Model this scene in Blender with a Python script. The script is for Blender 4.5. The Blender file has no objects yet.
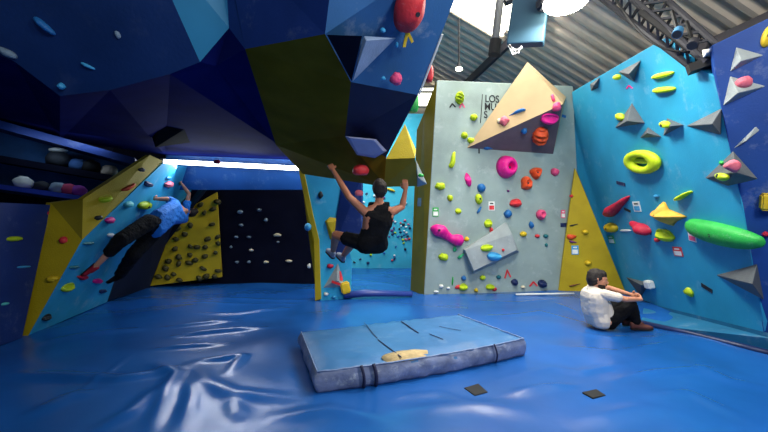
import bpy, bmesh, math, random
import numpy as np
from mathutils import Vector, Matrix, noise
random.seed(7)
C = bpy.context.scene.collection
F = 400.0
EYE = Vector((0, 0, 1.6))
V = Vector

# ------------------------------------------------------------------ helpers
def ray(px, py):
    return V(((px-384)/F, 1.0, (216-py)/F))
def P(px, py, Y):
    return EYE + ray(px, py)*Y
def FL(px, py, z=0.0):
    r = ray(px, py); return EYE + r*((z-1.6)/r.z)

class Plane:
    def __init__(s, a, b, c):
        s.o = V(a); n = (V(b)-s.o).cross(V(c)-s.o).normalized()
        if n.dot(EYE-s.o) < 0: n = -n
        s.n = n
        u = V((0, 0, 1)).cross(n)
        if u.length < 1e-3: u = V((1, 0, 0))
        s.u = u.normalized(); s.v = n.cross(s.u).normalized()
    def at(s, px, py):
        r = ray(px, py); return EYE + r*((s.o-EYE).dot(s.n)/r.dot(s.n))

def lin(c):
    return tuple(((x/255)/12.92 if x/255 <= .04045 else ((x/255+.055)/1.055)**2.4) for x in c)

MATS = {}
def mat(name, rgb, rough=.6, mottle=.18, scale=3.0, bump=0.0, bscale=40, spec=.4, chalk=0.0, metal=0.0):
    if name in MATS: return MATS[name]
    m = bpy.data.materials.new(name); m.use_nodes = True
    nt = m.node_tree; b = nt.nodes['Principled BSDF']
    b.inputs['Roughness'].default_value = rough
    b.inputs['Specular IOR Level'].default_value = spec
    b.inputs['Metallic'].default_value = metal
    base = lin(rgb)
    tc = nt.nodes.new('ShaderNodeTexCoord')
    nz = nt.nodes.new('ShaderNodeTexNoise'); nz.inputs['Scale'].default_value = scale; nz.inputs['Detail'].default_value = 6
    nt.links.new(tc.outputs['Object'], nz.inputs['Vector'])
    cr = nt.nodes.new('ShaderNodeValToRGB')
    cr.color_ramp.elements[0].position = .3; cr.color_ramp.elements[1].position = .72
    cr.color_ramp.elements[0].color = tuple(x*(1-mottle) for x in base)+(1,)
    cr.color_ramp.elements[1].color = tuple(min(1, x*(1+mottle)+mottle*.02) for x in base)+(1,)
    nt.links.new(nz.outputs['Fac'], cr.inputs['Fac'])
    out = cr.outputs['Color']
    if chalk > 0:
        n2 = nt.nodes.new('ShaderNodeTexNoise'); n2.inputs['Scale'].default_value = scale*1.7; n2.inputs['Detail'].default_value = 8; n2.inputs['Roughness'].default_value = .7
        nt.links.new(tc.outputs['Object'], n2.inputs['Vector'])
        r2 = nt.nodes.new('ShaderNodeValToRGB')
        r2.color_ramp.elements[0].position = .56; r2.color_ramp.elements[1].position = .78
        r2.color_ramp.elements[0].color = (0, 0, 0, 1); r2.color_ramp.elements[1].color = (chalk,)*3+(1,)
        nt.links.new(n2.outputs['Fac'], r2.inputs['Fac'])
        mx = nt.nodes.new('ShaderNodeMixRGB'); mx.inputs['Color2'].default_value = (.75, .82, .85, 1)
        nt.links.new(r2.outputs['Color'], mx.inputs['Fac']); nt.links.new(out, mx.inputs['Color1'])
        out = mx.outputs['Color']
    nt.links.new(out, b.inputs['Base Color'])
    if bump > 0:
        n3 = nt.nodes.new('ShaderNodeTexNoise'); n3.inputs['Scale'].default_value = bscale; n3.inputs['Detail'].default_value = 4
        nt.links.new(tc.outputs['Object'], n3.inputs['Vector'])
        bp = nt.nodes.new('ShaderNodeBump'); bp.inputs['Strength'].default_value = bump; bp.inputs['Distance'].default_value = .02
        nt.links.new(n3.outputs['Fac'], bp.inputs['Height']); nt.links.new(bp.outputs['Normal'], b.inputs['Normal'])
    MATS[name] = m
    return m
def emis(name, rgb, strength):
    if name in MATS: return MATS[name]
    m = bpy.data.materials.new(name); m.use_nodes = True
    nt = m.node_tree; b = nt.nodes['Principled BSDF']
    tc = nt.nodes.new('ShaderNodeTexCoord'); nz = nt.nodes.new('ShaderNodeTexNoise'); nz.inputs['Scale'].default_value = 2
    nt.links.new(tc.outputs['Object'], nz.inputs['Vector'])
    cr = nt.nodes.new('ShaderNodeValToRGB'); c = lin(rgb)
    cr.color_ramp.elements[0].color = tuple(.93*x for x in c)+(1,); cr.color_ramp.elements[1].color = c+(1,)
    nt.links.new(nz.outputs['Fac'], cr.inputs['Fac']); nt.links.new(cr.outputs['Color'], b.inputs['Emission Color'])
    b.inputs['Emission Strength'].default_value = strength
    b.inputs['Base Color'].default_value = c+(1,)
    MATS[name] = m
    return m

def link(name, me, m=None, parent=None, smooth=False):
    o = bpy.data.objects.new(name, me); C.objects.link(o)
    if m is not None: me.materials.append(m)
    if smooth:
        me.polygons.foreach_set('use_smooth', [True]*len(me.polygons))
    if parent is not None: o.parent = parent; o.matrix_parent_inverse = Matrix.Translation(parent.location).inverted() if parent.rotation_euler[:] == (0, 0, 0) else parent.matrix_basis.inverted()
    return o
def fin(name, bm, m=None, parent=None, smooth=False, fix=True):
    if fix: bmesh.ops.recalc_face_normals(bm, faces=bm.faces[:])
    me = bpy.data.meshes.new(name); bm.to_mesh(me); bm.free()
    return link(name, me, m, parent, smooth)
def tag(o, label, cat, group=None, kind=None):
    o['label'] = label; o['category'] = cat
    if group: o['group'] = group
    if kind: o['kind'] = kind
    return o
def struct(o, label=None):
    o['kind'] = 'structure'
    if label: o['label'] = label
    return o
def empty(name, loc, label, cat, group=None):
    o = bpy.data.objects.new(name, None); o.empty_display_size = .1; C.objects.link(o); o.location = loc
    return tag(o, label, cat, group)

def panel(name, pts, th, m, parent=None, bevel=.012, back=None):
    """front outline of world points, built as a solid board of the given thickness behind it"""
    pts = [V(p) for p in pts]
    n = V((0, 0, 0)); k = len(pts); c = sum(pts, V((0, 0, 0)))/k
    for i in range(k):
        a, b = pts[i]-c, pts[(i+1) % k]-c; n += a.cross(b)
    n.normalize()
    if n.dot(EYE-c) < 0: n = -n; pts = pts[::-1]
    bm = bmesh.new()
    f = [bm.verts.new(p) for p in pts]; g = [bm.verts.new(p-n*th if back is None else p+back*th) for p in pts]
    bm.faces.new(f); bm.faces.new(g[::-1])
    for i in range(k):
        j = (i+1) % k; bm.faces.new((f[j], f[i], g[i], g[j]))
    bmesh.ops.triangulate(bm, faces=[x for x in bm.faces if len(x.verts) > 4])
    if bevel:
        es = [e for e in bm.edges if len(e.link_faces) == 2 and e.calc_face_angle(0) > .6]
        bmesh.ops.bevel(bm, geom=es, offset=bevel, segments=2, affect='EDGES', profile=.5)
    return fin(name, bm, m, parent)

def box_bm(bm, c, sx, sy, sz, R=None):
    r = bmesh.ops.create_cube(bm, size=1)
    M = Matrix.Translation(c) @ (R.to_4x4() if R else Matrix()) @ Matrix.Diagonal((sx, sy, sz, 1))
    bmesh.ops.transform(bm, matrix=M, verts=r['verts']); return r['verts']
def bar_bm(bm, a, b, w, h=None):
    a, b = V(a), V(b); d = b-a
    R = d.to_track_quat('Y', 'Z').to_matrix()
    return box_bm(bm, (a+b)/2, w, d.length, h or w, R)
def tube_bm(bm, pts, rad, n=10, cap=True, flat=1.0, axis=None):
    """swept tube; rad a number or a list"""
    pts = [V(p) for p in pts]; k = len(pts)
    rs = rad if isinstance(rad, (list, tuple)) else [rad]*k
    rings = []; prev = None
    for i, p in enumerate(pts):
        t = (pts[min(i+1, k-1)]-pts[max(i-1, 0)]).normalized()
        if axis is not None: up = V(axis)
        elif prev is not None: up = prev
        else: up = V((0, 0, 1)) if abs(t.z) < .9 else V((1, 0, 0))
        s = t.cross(up).normalized(); up = s.cross(t).normalized(); prev = up
        rings.append([bm.verts.new(p+s*math.cos(2*math.pi*j/n)*rs[i]+up*math.sin(2*math.pi*j/n)*rs[i]*flat) for j in range(n)])
    for a, b in zip(rings, rings[1:]):
        for j in range(n): bm.faces.new((a[j], a[(j+1) % n], b[(j+1) % n], b[j]))
    if cap: bm.faces.new(rings[0][::-1]); bm.faces.new(rings[-1])

# ------------------------------------------------------------------ palette
GREYW = mat('grey_wall_paint', (148, 166, 163), .75, .14, 2.2, .15, 60, chalk=.35)
SKYW = mat('sky_blue_wall_paint', (36, 152, 194), .6, .12, 1.6, .12, 60, chalk=.22)
TEAL = mat('light_blue_wall_paint', (40, 160, 205), .7, .14, 2.0, .1, 60, chalk=.3)
FARW = mat('turquoise_wall_paint', (60, 180, 205), .7, .12, 2.0, chalk=.3)
NAVY = mat('navy_wall_paint', (9, 44, 112), .6, .15, 1.8, .1, 60, chalk=.12)
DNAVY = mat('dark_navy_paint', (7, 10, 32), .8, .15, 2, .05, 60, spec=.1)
ROYAL = mat('royal_blue_wall_paint', (26, 84, 156), .55, .14, 1.8, .12, 60, chalk=.28)
CYAN = mat('cyan_panel_paint', (30, 122, 165), .55, .1, 2)
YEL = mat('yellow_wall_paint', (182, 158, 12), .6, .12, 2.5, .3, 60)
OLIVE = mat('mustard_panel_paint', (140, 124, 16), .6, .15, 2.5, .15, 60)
VOLG = mat('grey_volume_paint', (86, 92, 98), .7, .12, 4, .25, 80)
VOLL = mat('pale_grey_volume_paint', (148, 157, 160), .7, .12, 4, .2, 80, chalk=.3)
BEIGE = mat('beige_volume_plywood', (180, 155, 118), .7, .06, 3, .1, 60)
CHAR = mat('charcoal_paint', (36, 40, 50), .7, .2, 4, .2, 60)
BLACK = mat('black_rubber', (14, 14, 18), .7, .2, 6)
STEEL = mat('grey_steel', (120, 122, 126), .45, .15, 6, metal=.6)
DSTEEL = mat('dark_steel', (46, 46, 54), .55, .2, 6)
WHITE = mat('white_card', (235, 235, 228), .7, .05, 4)

# ------------------------------------------------------------------ floor
def build_floor():
    x0, x1, y0, y1, st = -9.0, 7.5, -3.0, 14.0, .034
    nx, ny = int((x1-x0)/st)+1, int((y1-y0)/st)+1
    xs = np.linspace(x0, x1, nx); ys = np.linspace(y0, y1, ny)
    X, Yg = np.meshgrid(xs, ys)
    H = np.zeros_like(X)
    rng = np.random.default_rng(3)
    for k in range(34):      # soft undulation of a loose vinyl cover
        a = rng.uniform(0, 6.28); w = rng.uniform(1.2, 7.0); am = .0038/(w**.45)*1.5
        H += am*np.sin(w*(X*math.cos(a)+Yg*math.sin(a))+rng.uniform(0, 6.28))
    def ridge(pix, amp, wid, fade=.35):
        nonlocal H
        pts = [FL(*p) for p in pix]
        best = np.full_like(X, 9.0); tt = np.zeros_like(X); L = 0
        tot = sum((b-a).length for a, b in zip(pts, pts[1:]))
        for a, b in zip(pts, pts[1:]):
            dx, dy = b.x-a.x, b.y-a.y; l2 = dx*dx+dy*dy+1e-9
            t = np.clip(((X-a.x)*dx+(Yg-a.y)*dy)/l2, 0, 1)
            d = np.hypot(X-a.x-t*dx, Yg-a.y-t*dy)
            m = d < best; best = np.where(m, d, best); tt = np.where(m, (L+t*math.sqrt(l2))/tot, tt)
            L += math.sqrt(l2)
        e = np.minimum(1, np.minimum(tt, 1-tt)/fade*1.0+.08)
        H += amp*e*np.exp(-(best/wid)**2)
    R = [
     ([(0,376),(60,374),(120,378),(170,370),(200,364)], .05, .10), ([(30,344),(90,335),(150,328)], .03, .09),
     ([(192,362),(225,360),(242,358),(226,378)], .045, .06), ([(150,362),(175,374),(163,400),(150,432)], .05, .07),
     ([(186,378),(192,396),(182,432)], .035, .08), ([(196,366),(207,384),(232,394),(300,400)], .035, .09),
     ([(232,396),(240,424)], .03, .08), ([(90,432),(130,412),(165,384)], .04, .08),
     ([(192,314),(240,313),(290,308)], .035, .06), ([(160,327),(210,324),(240,321)], .045, .055), ([(165,336),(215,332),(270,329)], .05, .06),
     ([(150,350),(190,347),(230,345)], .045, .055), ([(210,299),(260,300),(320,299)], .02, .06), ([(180,304),(240,304),(310,303)], .016, .05),
     ([(60,405),(100,376),(130,355)], .014, .025), ([(425,378),(460,382),(500,376),(560,366)], .045, .07),
     ([(430,374),(470,384)], .04, .05), ([(395,396),(440,392),(465,402)], .035, .06), ([(500,396),(540,388),(580,384)], .03, .06), ([(610,384),(660,372),(720,366)], .025, .06), ([(570,330),(610,338),(640,334)], .02, .06), ([(520,362),(580,372),(640,362)], .02, .08), ([(390,412),(470,404),(540,410)], .025, .12),
     ([(540,346),(620,352),(700,340)], .018, .09), ([(640,400),(690,396),(760,428)], .022, .08), ([(560,420),(650,412),(700,420)], .02, .12),
     ([(480,318),(540,312),(590,325)], .02, .08), ([(460,300),(520,303),(570,299)], .012, .06), ([(260,420),(330,410),(390,424)], .025, .1),
     ([(550,302),(575,312),(590,322)], .02, .05), ([(300,350),(290,372),(300,396)], .012, .06), ([(690,362),(730,380),(768,384)], .02, .08),
     ([(345,285),(380,284),(405,287)], .03, .06), ([(360,277),(395,279)], .025, .06), ([(20,420),(70,396),(110,390)], .03, .1),
    ]
    for r in R: ridge(*r)
    # keep it flat where boards and pads rest
    def flat(cx, cy, rx, ry):
        nonlocal H
        d = np.hypot((X-cx)/rx, (Yg-cy)/ry); H = H*np.clip((d-.85)/.35, 0, 1)
    flat(.3, 4.7, 1.5, 1.15); flat(3.3, 5.7, .55, .4)
    H = H-np.clip(H-.055, 0, 1)*.6
    co = np.stack([X, Yg, H], -1).reshape(-1, 3).astype(np.float32)
    i = np.arange((nx-1)*(ny-1)); r, c = i//(nx-1), i % (nx-1); v = r*nx+c
    q = np.stack([v, v+1, v+nx+1, v+nx], -1).astype(np.int32).reshape(-1)
    me = bpy.data.meshes.new('floor'); me.vertices.add(len(co)); me.vertices.foreach_set('co', co.ravel())
    me.loops.add(len(q)); me.loops.foreach_set('vertex_index', q)
    me.polygons.add(len(i)); me.polygons.foreach_set('loop_start', np.arange(0, len(q), 4, dtype=np.int32))
    me.update(calc_edges=True); me.validate()
    m = mat('blue_vinyl_mat', (20, 87, 166), .27, .24, .7, .10, 7, spec=.6)
    o = link('floor', me, m, smooth=True); struct(o, 'wrinkled blue vinyl crash mat floor')
    me_h = H
    def hz(x, y):
        return float(H[min(ny-1, max(0, int(round((y-y0)/st)))), min(nx-1, max(0, int(round((x-x0)/st))))])
    return hz
hz = build_floor()

# ------------------------------------------------------------------ walls and planes
# grey centre wall
GA, GB = V((.81, 8.1, 0)), V((3.8, 8.65, 0))
PG = Plane(GA, GB, GA+V((0, 0, 1)))
gt = [PG.at(*p) for p in ((424, 297), (437, 80), (573, 86), (577, 170), (559, 292))]
gt[0].z = -.02; gt[4].z = -.02
struct(panel('wall_center', gt, .16, GREYW), 'tall pale grey climbing wall')
# its mustard side
side = [gt[0]+V((-.004, .01, 0)), gt[1]+V((-.004, .01, 0)), P(424, 112, 8.5), P(416.5, 130, 8.72), V((.575, 8.75, -.02))]
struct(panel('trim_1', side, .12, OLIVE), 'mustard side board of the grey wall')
# right sky-blue wall
PR = Plane((5.0, 8.3, 0), (4.6, 4.78, 0), (4.05, 8.6, 4.2))
rt = [PR.at(*p) for p in ((572, 92), (620, 64), (665, 38), (690, 57), (688, 64), (714, 76), (742, 205), (757, 290), (764, 322), (766, 349), (625, 293), (577, 172))]
struct(panel('wall_right', rt, .15, SKYW, bevel=.008), 'overhanging sky blue climbing wall')
# dark blue wall further right, from the corner edge outwards
c0, c1, c2 = PR.at(713, 47), PR.at(757, 290), PR.at(766, 349)
dirn = V((1, -.6, 0))
PD = Plane(c0, c1, c0+dirn)
dw = [PR.at(711, 46), PR.at(714, 76), PR.at(742, 205), PR.at(757, 290), PR.at(766, 349), PD.at(830, 375), PD.at(860, 180), PD.at(860, -20), PD.at(790, 8)]
dw = [PD.o + (p-PD.o)-PD.n*((p-PD.o).dot(PD.n)) for p in dw]
ROYD = mat('deep_blue_wall_paint', (10, 64, 142), .6, .12, 1.8, .1, 60, chalk=.2)
struct(panel('wall_right_front', dw, .15, ROYD), 'deep blue climbing wall at the right edge')
# yellow wedge between grey and sky-blue wall
wd = [PG.at(558.5, 292), V((5.02, 8.28, 0)), PR.at(577, 172), PG.at(575, 170)]
yw = [P(558.5, 291, 8.60), P(626, 293, 8.26), P(575, 168, 8.5)]
PW = Plane(*yw)
struct(panel('wall_right_corner', yw, .1, YEL, bevel=.006), 'yellow triangular wedge beside the grey wall')
# kick board at foot of the right wall
k0, k1 = PR.at(644, 302), PR.at(775, 334)
kick = [k0, k1, FL(772, 352), FL(641, 321)]
struct(panel('trim_2', kick, .05, mat('kick_board_paint', (24, 104, 146), .6, .12, 2, chalk=.2)), 'sky blue sloping kick board')
bm = bmesh.new(); tube_bm(bm, [FL(641, 323)+V((0, 0, .0)), FL(690, 334), FL(730, 344), FL(775, 355)], .045, 8)
tag(fin('edge_roll', bm, mat('navy_vinyl', (16, 36, 84), .4, .2), smooth=True), 'dark vinyl edge roll along the foot of the sky blue wall', 'padding')

# far turquoise wall
YB = 12.3
PB = Plane((0, YB, 0), (1, YB, 0), (0, YB, 1))
struct(panel('wall_back', [V((-3.2, YB, -.02)), V((2.2, YB, -.02)), V((2.2, YB, 4.75)), V((-3.2, YB, 4.75))], .15, FARW), 'far turquoise climbing wall')
struct(panel('trim_3', [V((-8.5, 13.6, 0)), V((8, 13.6, 0)), V((8, 13.6, 9)), V((-8.5, 13.6, 9))], .1, mat('hall_wall', (120, 116, 112), .8)), 'hall end wall')
# bright window high on the far wall
wn = empty('window_1', P(424, 100, 13.4), 'bright window high behind the mustard board', 'window'); wn['kind'] = 'structure'
panel('window_pane', [P(417, 88, 13.42), P(436, 88, 13.42), P(436, 106, 13.42), P(417, 106, 13.42)], .03, emis('daylight_pane', (250, 248, 225), 4), wn, bevel=0)
bm = bmesh.new()
for a, b in (((416, 87), (437, 87)), ((416, 107), (437, 107)), ((416, 92), (437, 92)), ((416, 87), (416, 107)), ((437, 87), (437, 107))):
    bar_bm(bm, P(*a, 13.36), P(*b, 13.36), .06)
fin('window_frame', bm, STEEL, wn)

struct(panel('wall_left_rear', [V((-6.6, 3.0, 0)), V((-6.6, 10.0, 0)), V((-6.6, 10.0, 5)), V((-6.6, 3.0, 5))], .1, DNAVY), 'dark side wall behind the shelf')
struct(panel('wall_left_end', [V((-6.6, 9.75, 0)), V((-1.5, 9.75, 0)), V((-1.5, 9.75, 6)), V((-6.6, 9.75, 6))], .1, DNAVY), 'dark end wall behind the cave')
# ---- cave on the left
LBK = V((-1, .35, .05))
LA, LB, LT = FL(28, 336), FL(110, 301), P(163, 161, 7.2)
PL = Plane(LA, LB, LT)
E1 = PL.at(82, 240)
tl = [PL.at(*p) for p in ((28, 336), (82, 240), (163, 163), (204, 169), (201, 188), (152, 236), (120, 264), (107, 302))]
struct(panel('wall_left_inner', tl, .1, TEAL, bevel=0, back=LBK), 'light blue overhanging wall in the cave')
# yellow bands
TOPY = [E1, PL.at(163, 161), P(150, 155, 6.9), P(83, 199, 5.75)]
struct(panel('wall_left_band', TOPY, .1, YEL, bevel=0, back=LBK), 'yellow upper band of the left wall')
UND = [E1, P(83, 199, 5.75), P(52, 200, 5.9), P(50, 214, 5.7)]
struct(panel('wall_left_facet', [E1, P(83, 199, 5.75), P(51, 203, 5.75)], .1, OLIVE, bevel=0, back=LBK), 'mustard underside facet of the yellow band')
LOWY = [PL.at(28, 336), E1, P(51, 204, 5.75), P(47, 225, 5.6), FL(22, 338)]
PY = Plane(FL(24, 337), E1, P(51, 206, 5.75))
PY = Plane(FL(28, 336), E1, P(51, 203, 5.75))
struct(panel('wall_left_lower', [FL(28, 336), E1, P(51, 203, 5.75), PY.at(21, 338)], .1, YEL, bevel=0, back=LBK), 'yellow lower band of the left wall')
# dark blue lower left wall
a0, a1 = FL(22, 338), P(51, 205, 5.76)
PN = Plane(a0, a1, V((-4.72, 3.5, 0)))
struct(panel('wall_left', [a0, a1, V((-4.66, 3.2, 1.78)), V((-4.72, 3.2, 0))], .1, NAVY, bevel=0, back=LBK), 'dark blue lower wall at the left edge')
# navy cave side; its dark colour also paints in the climber's shadow
struct(panel('wall_cave_side', [FL(105, 302), FL(149, 288.5), P(166, 244, 8.95), P(196, 204, 9.05), P(217, 178, 9.2), PL.at(204, 176)+V((0, .12, 0)), PL.at(150, 234)+V((0, .12, 0)), PL.at(118, 262)+V((0, .12, 0))], .1, mat('shaded_navy_side', (10, 24, 52), .7, .2, 2)), 'dark navy side of the cave with painted-in shade')
YC = 9.5
PC = Plane((0, YC, 0), (1, YC, 0), (0, YC, 1))
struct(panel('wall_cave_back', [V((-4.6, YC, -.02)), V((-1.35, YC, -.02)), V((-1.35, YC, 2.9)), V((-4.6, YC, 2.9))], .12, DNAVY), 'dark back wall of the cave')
# yellow wedge in the cave
cwp = [P(150, 286, 8.9), P(222, 277, 9.3), P(217, 192, 9.3), P(196, 204, 9.1), P(166, 244, 9.0)]
PCW = Plane(cwp[0], cwp[1], cwp[2])
cwp = [PCW.at(*p) for p in ((150, 286), (222, 277), (217, 192), (196, 204), (166, 244))]
struct(panel('wall_cave_wedge', cwp, .1, YEL, bevel=.006), 'yellow wedge panel in the cave')
# blue header with the tube lamp
struct(panel('wall_cave_header', [P(165, 150, 8.5), P(303, 152, 8.2), P(304, 190, 8.4), P(168, 190, 8.7)], .12, ROYAL), 'blue header panel over the cave')
# cave right: yellow post edge, light blue panel, navy return
post = [(298, 167), (303, 167), (313, 215), (319, 240), (321, 299), (315, 301), (314, 242), (308, 217)]
PP = Plane(P(298, 168, 7.4), P(318, 300, 7.55), P(318, 168, 7.42))
struct(panel('trim_4', [PP.at(*p) for p in post], .25, YEL, bevel=.006), 'narrow yellow edge board of the cave opening')
PT = Plane(P(318, 300, 7.6), P(352, 300, 7.75), P(318, 168, 7.5))
struct(panel('wall_cave_front', [PT.at(*p) for p in ((301, 167), (347, 176), (345, 232), (352, 262), (351, 301), (320, 301), (319, 240), (312, 214))], .2, TEAL, bevel=.006), 'light blue panel beside the yellow edge board')
struct(panel('wall_cave_return', [PT.at(343, 178)+V((0, -.03, 0)), PT.at(362, 180)+V((0, -.25, 0)), PT.at(362, 245)+V((0, -.25, 0)), PT.at(330, 256)+V((0, -.03, 0))], .12, NAVY, bevel=.006), 'dark blue folded panel behind the climber')

# ------------------------------------------------------------------ hanging boulder
def solid(name, faces, th, m, parent, inner):
    """board faces that share corners, thickened inwards (towards inner)"""
    bm = bmesh.new(); vs = {}
    def gv(p):
        k = tuple(round(c, 4) for c in p)
        if k not in vs: vs[k] = bm.verts.new(p)
        return vs[k]
    for f in faces: bm.faces.new([gv(p) for p in f])
    bmesh.ops.triangulate(bm, faces=[f for f in bm.faces if len(f.verts) > 3])
    fs = bm.faces[:]
    old = bm.verts[:]
    r = bmesh.ops.duplicate(bm, geom=fs+bm.edges[:]+bm.verts[:])
    mp = {}
    for v in old:
        pass
    vm = r['vert_map']
    bound = [e for e in bm.edges if len(e.link_faces) == 1 and e.verts[0] in old]
    inner = V(inner)
    for v in old:
        w = vm[v]; d = (inner-v.co).normalized(); w.co = v.co+d*th
    for e in bound:
        a, b = e.verts
        try: bm.faces.new((a, b, vm[b], vm[a]))
        except ValueError: pass
    return fin(name, bm, m, parent)
bA, bB, bC, bD = P(245, 49, 3.7), P(325, 34, 3.3), P(351, 82, 4.0), P(345, 136, 5.0)
bE, bF, bG = P(386, 187, 5.6), P(303, 174, 7.0), P(276, 145, 5.9)
bH, bI = P(418, 95, 4.3), P(386, 157, 5.2)
bJ, bB2, bA2 = P(478, -62, 3.4), P(338, -70, 2.95), P(222, -70, 3.5)
bJ = P(481, -70, 3.4)
bK, bK2 = V((.1, 7.0, 4.6)), V((-1.9, 7.2, 4.6))
INN = V((-.4, 5.2, 4.0))
BO = empty('hanging_boulder', V((-.4, 5, 2.2)), 'big hanging blue and mustard overhang boulder above the climber in black', 'climbing boulder')
solid('navy_front_panel', [[bA2, bB2, bB, bA]], .06, NAVY, BO, INN)
solid('blue_front_panel', [[bB2, bJ, bH, bC, bB]], .06, mat('dusty_blue_paint', (46, 98, 152), .6, .16, 1.8, .1, 60, chalk=.35), BO, INN)
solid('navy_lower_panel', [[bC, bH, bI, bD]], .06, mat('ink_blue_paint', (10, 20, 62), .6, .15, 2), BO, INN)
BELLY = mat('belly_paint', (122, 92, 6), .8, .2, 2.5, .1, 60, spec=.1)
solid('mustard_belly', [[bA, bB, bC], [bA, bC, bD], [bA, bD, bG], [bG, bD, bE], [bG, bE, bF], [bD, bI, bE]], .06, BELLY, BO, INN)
solid('side_panel', [[bJ, bK, bH], [bH, bK, bI], [bI, bK, bE], [bE, bK, bF], [bF, bK, bK2]], .06, ROYAL, BO, INN)
PBF = Plane(bB, bJ, bH); PBL = Plane(bC, bH, bI)
solid('dark_corner_facet', [[P(327, 35, 3.24), P(362, 36, 3.25), P(351.5, 81, 3.86)]], .05, DNAVY, BO, INN)
bm = bmesh.new(); tube_bm(bm, [bH+V((.012, -.012, 0)), bH.lerp(bJ, .42)+V((.012, -.012, 0))], .011, 6); fin('edge_strip', bm, WHITE, BO)

# left prow over the camera's left
pa, pc, pd = P(-40, 38, 3.5), P(60, 96, 3.7), P(216, 66, 3.9)
p3, p4 = P(-90, -90, 3.0), P(150, -90, 3.3)
pe, pf, pg = P(198, 60, 3.7), P(229, 28, 3.75), P(222, -90, 3.6)
qa, qb, qc, qd = P(-80, 100, 5.6), P(60, 140, 7.2), P(165, 155, 8.5), P(302, 160, 8.2)
PROW = empty('overhang_prow', V((-2.6, 5, 2.8)), 'huge dark blue overhang hanging from the roof at the upper left', 'climbing boulder')
IN2 = V((-2.8, 5.5, 5.2))
# flat front board with a broken lower edge
PPF = Plane(P(60, 96, 3.7), P(198, 60, 3.75), P(80, -90, 3.15))
pa, m1, pc, m2, m3, pe = [PPF.at(*q) for q in ((-40, 38), (15, 62), (60, 96), (110, 90), (170, 74), (200, 62))]
p3, p4 = PPF.at(-100, -90), PPF.at(132, -90)
pd = P(216, 66, 3.95); qm = P(110, 118, 5.4)
PRM = mat('dark_blue_plywood', (8, 42, 96), .42, .2, 1.3, .1, 30, chalk=.03, spec=.5)
solid('blue_front_panel', [[p3, p4, pe, m3, m2, pc, m1, pa]], .06, PRM, PROW, IN2)
solid('cyan_end_panel', [[p4, pg, pf, pe]], .06, CYAN, PROW, IN2)
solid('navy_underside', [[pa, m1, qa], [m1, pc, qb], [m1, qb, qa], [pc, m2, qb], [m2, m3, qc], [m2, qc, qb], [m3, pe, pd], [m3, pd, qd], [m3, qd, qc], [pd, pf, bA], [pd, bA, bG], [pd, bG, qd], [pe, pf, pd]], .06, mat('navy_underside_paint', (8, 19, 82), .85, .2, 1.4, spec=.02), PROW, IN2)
solid('back_panel', [[pf, pg, bA], ], .05, NAVY, PROW, IN2)
PU = Plane(pd, qc, qd)
def pyramid(name, base, apex, m, label, cat='volume', group='wooden volumes', parent=None, back=.04):
    """hollow-looking wooden volume: base outline on the wall plus raised points; apex list of points"""
    bm = bmesh.new()
    ctr = sum(base, V((0, 0, 0)))/len(base)
    ap = apex if isinstance(apex, list) else [apex]
    off = (ctr-EYE).normalized()*back
    for p in list(base)+ap+[b+off for b in base]: bm.verts.new(p)
    r = bmesh.ops.convex_hull(bm, input=bm.verts[:])
    bmesh.ops.delete(bm, geom=list({v for v in r['geom_interior']+r['geom_unused'] if isinstance(v, bmesh.types.BMVert)}), context='VERTS')
    es = [e for e in bm.edges if len(e.link_faces) == 2 and e.calc_face_angle(0) > .25]
    bmesh.ops.bevel(bm, geom=es, offset=.006, segments=1, affect='EDGES')
    o = fin(name, bm, m, parent)
    if label: tag(o, label, cat, group)
    return o
pyramid('climbing_volume', [PU.at(145, 112), PU.at(160, 102), PU.at(206, 116), PU.at(200, 141)], PU.at(165, 138)+V((0, -.3, -.22)), mat('soot_paint', (12, 14, 20), .9, .2, 4, spec=.02), 'dark volume under the blue overhang left of the tube lamp')

# ------------------------------------------------------------------ roof
RD = V((-.14, 1, 0)).normalized()          # purlin direction
def roof_z(x, y): return 7.45-.5*(x+.14*(y-6))
def roof_pt(x, y): return V((x, y, roof_z(x, y)))
def on_roof(px, py):
    r = ray(px, py); # 1.6+rz t = 7.45-.5(rx t + .14 (t-6))
    t = (7.45+.42-1.6)/(r.z+.5*r.x+.07); return EYE+r*t
sk = [(452, -30), (520, -30), (507, 48), (459, 32)]
def build_roof():
    bm = bmesh.new()
    U = V((1, .14, -.5-.0)).normalized()
    # corrugated: profile along RD
    n = 260; L0, L1 = -6.0, 15.0; w = (L1-L0)/n
    hole = [on_roof(*p) for p in sk]
    for s0, s1 in ((-9.0, 1.2), (1.2, 3.2), (3.2, 9.5)):
        pr = None
        for i in range(n+1):
            t = L0+w*i; ph = (i % 4); h = (0, .08, .08, 0)[ph]
            base = roof_pt(0, 6)+RD*(t-6)
            def at(s):
                d = V((1, .14, 0)).normalized(); q = base+d*s; q.z = roof_z(q.x, q.y)+h; return q
            cur = (bm.verts.new(at(s0)), bm.verts.new(at(s1)))
            if pr:
                mid = (pr[0].co+cur[1].co)/2
                # leave the skylight strip open (translucent sheets are placed there)
                if not (s0 == 1.2 and SK0 < t <= SK1): bm.faces.new((pr[0], pr[1], cur[1], cur[0]))
            pr = cur
    return bm
SK0, SK1 = 4.0, 9.2
CORR = mat('corrugated_roof_sheet', (222, 206, 186), .5, .12, 2, spec=.4)
bm = build_roof(); o = fin('ceiling', bm, CORR, fix=False)
struct(o, 'grey corrugated metal roof'); sm = o.modifiers.new('thickness', 'SOLIDIFY'); sm.thickness = .02
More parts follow.
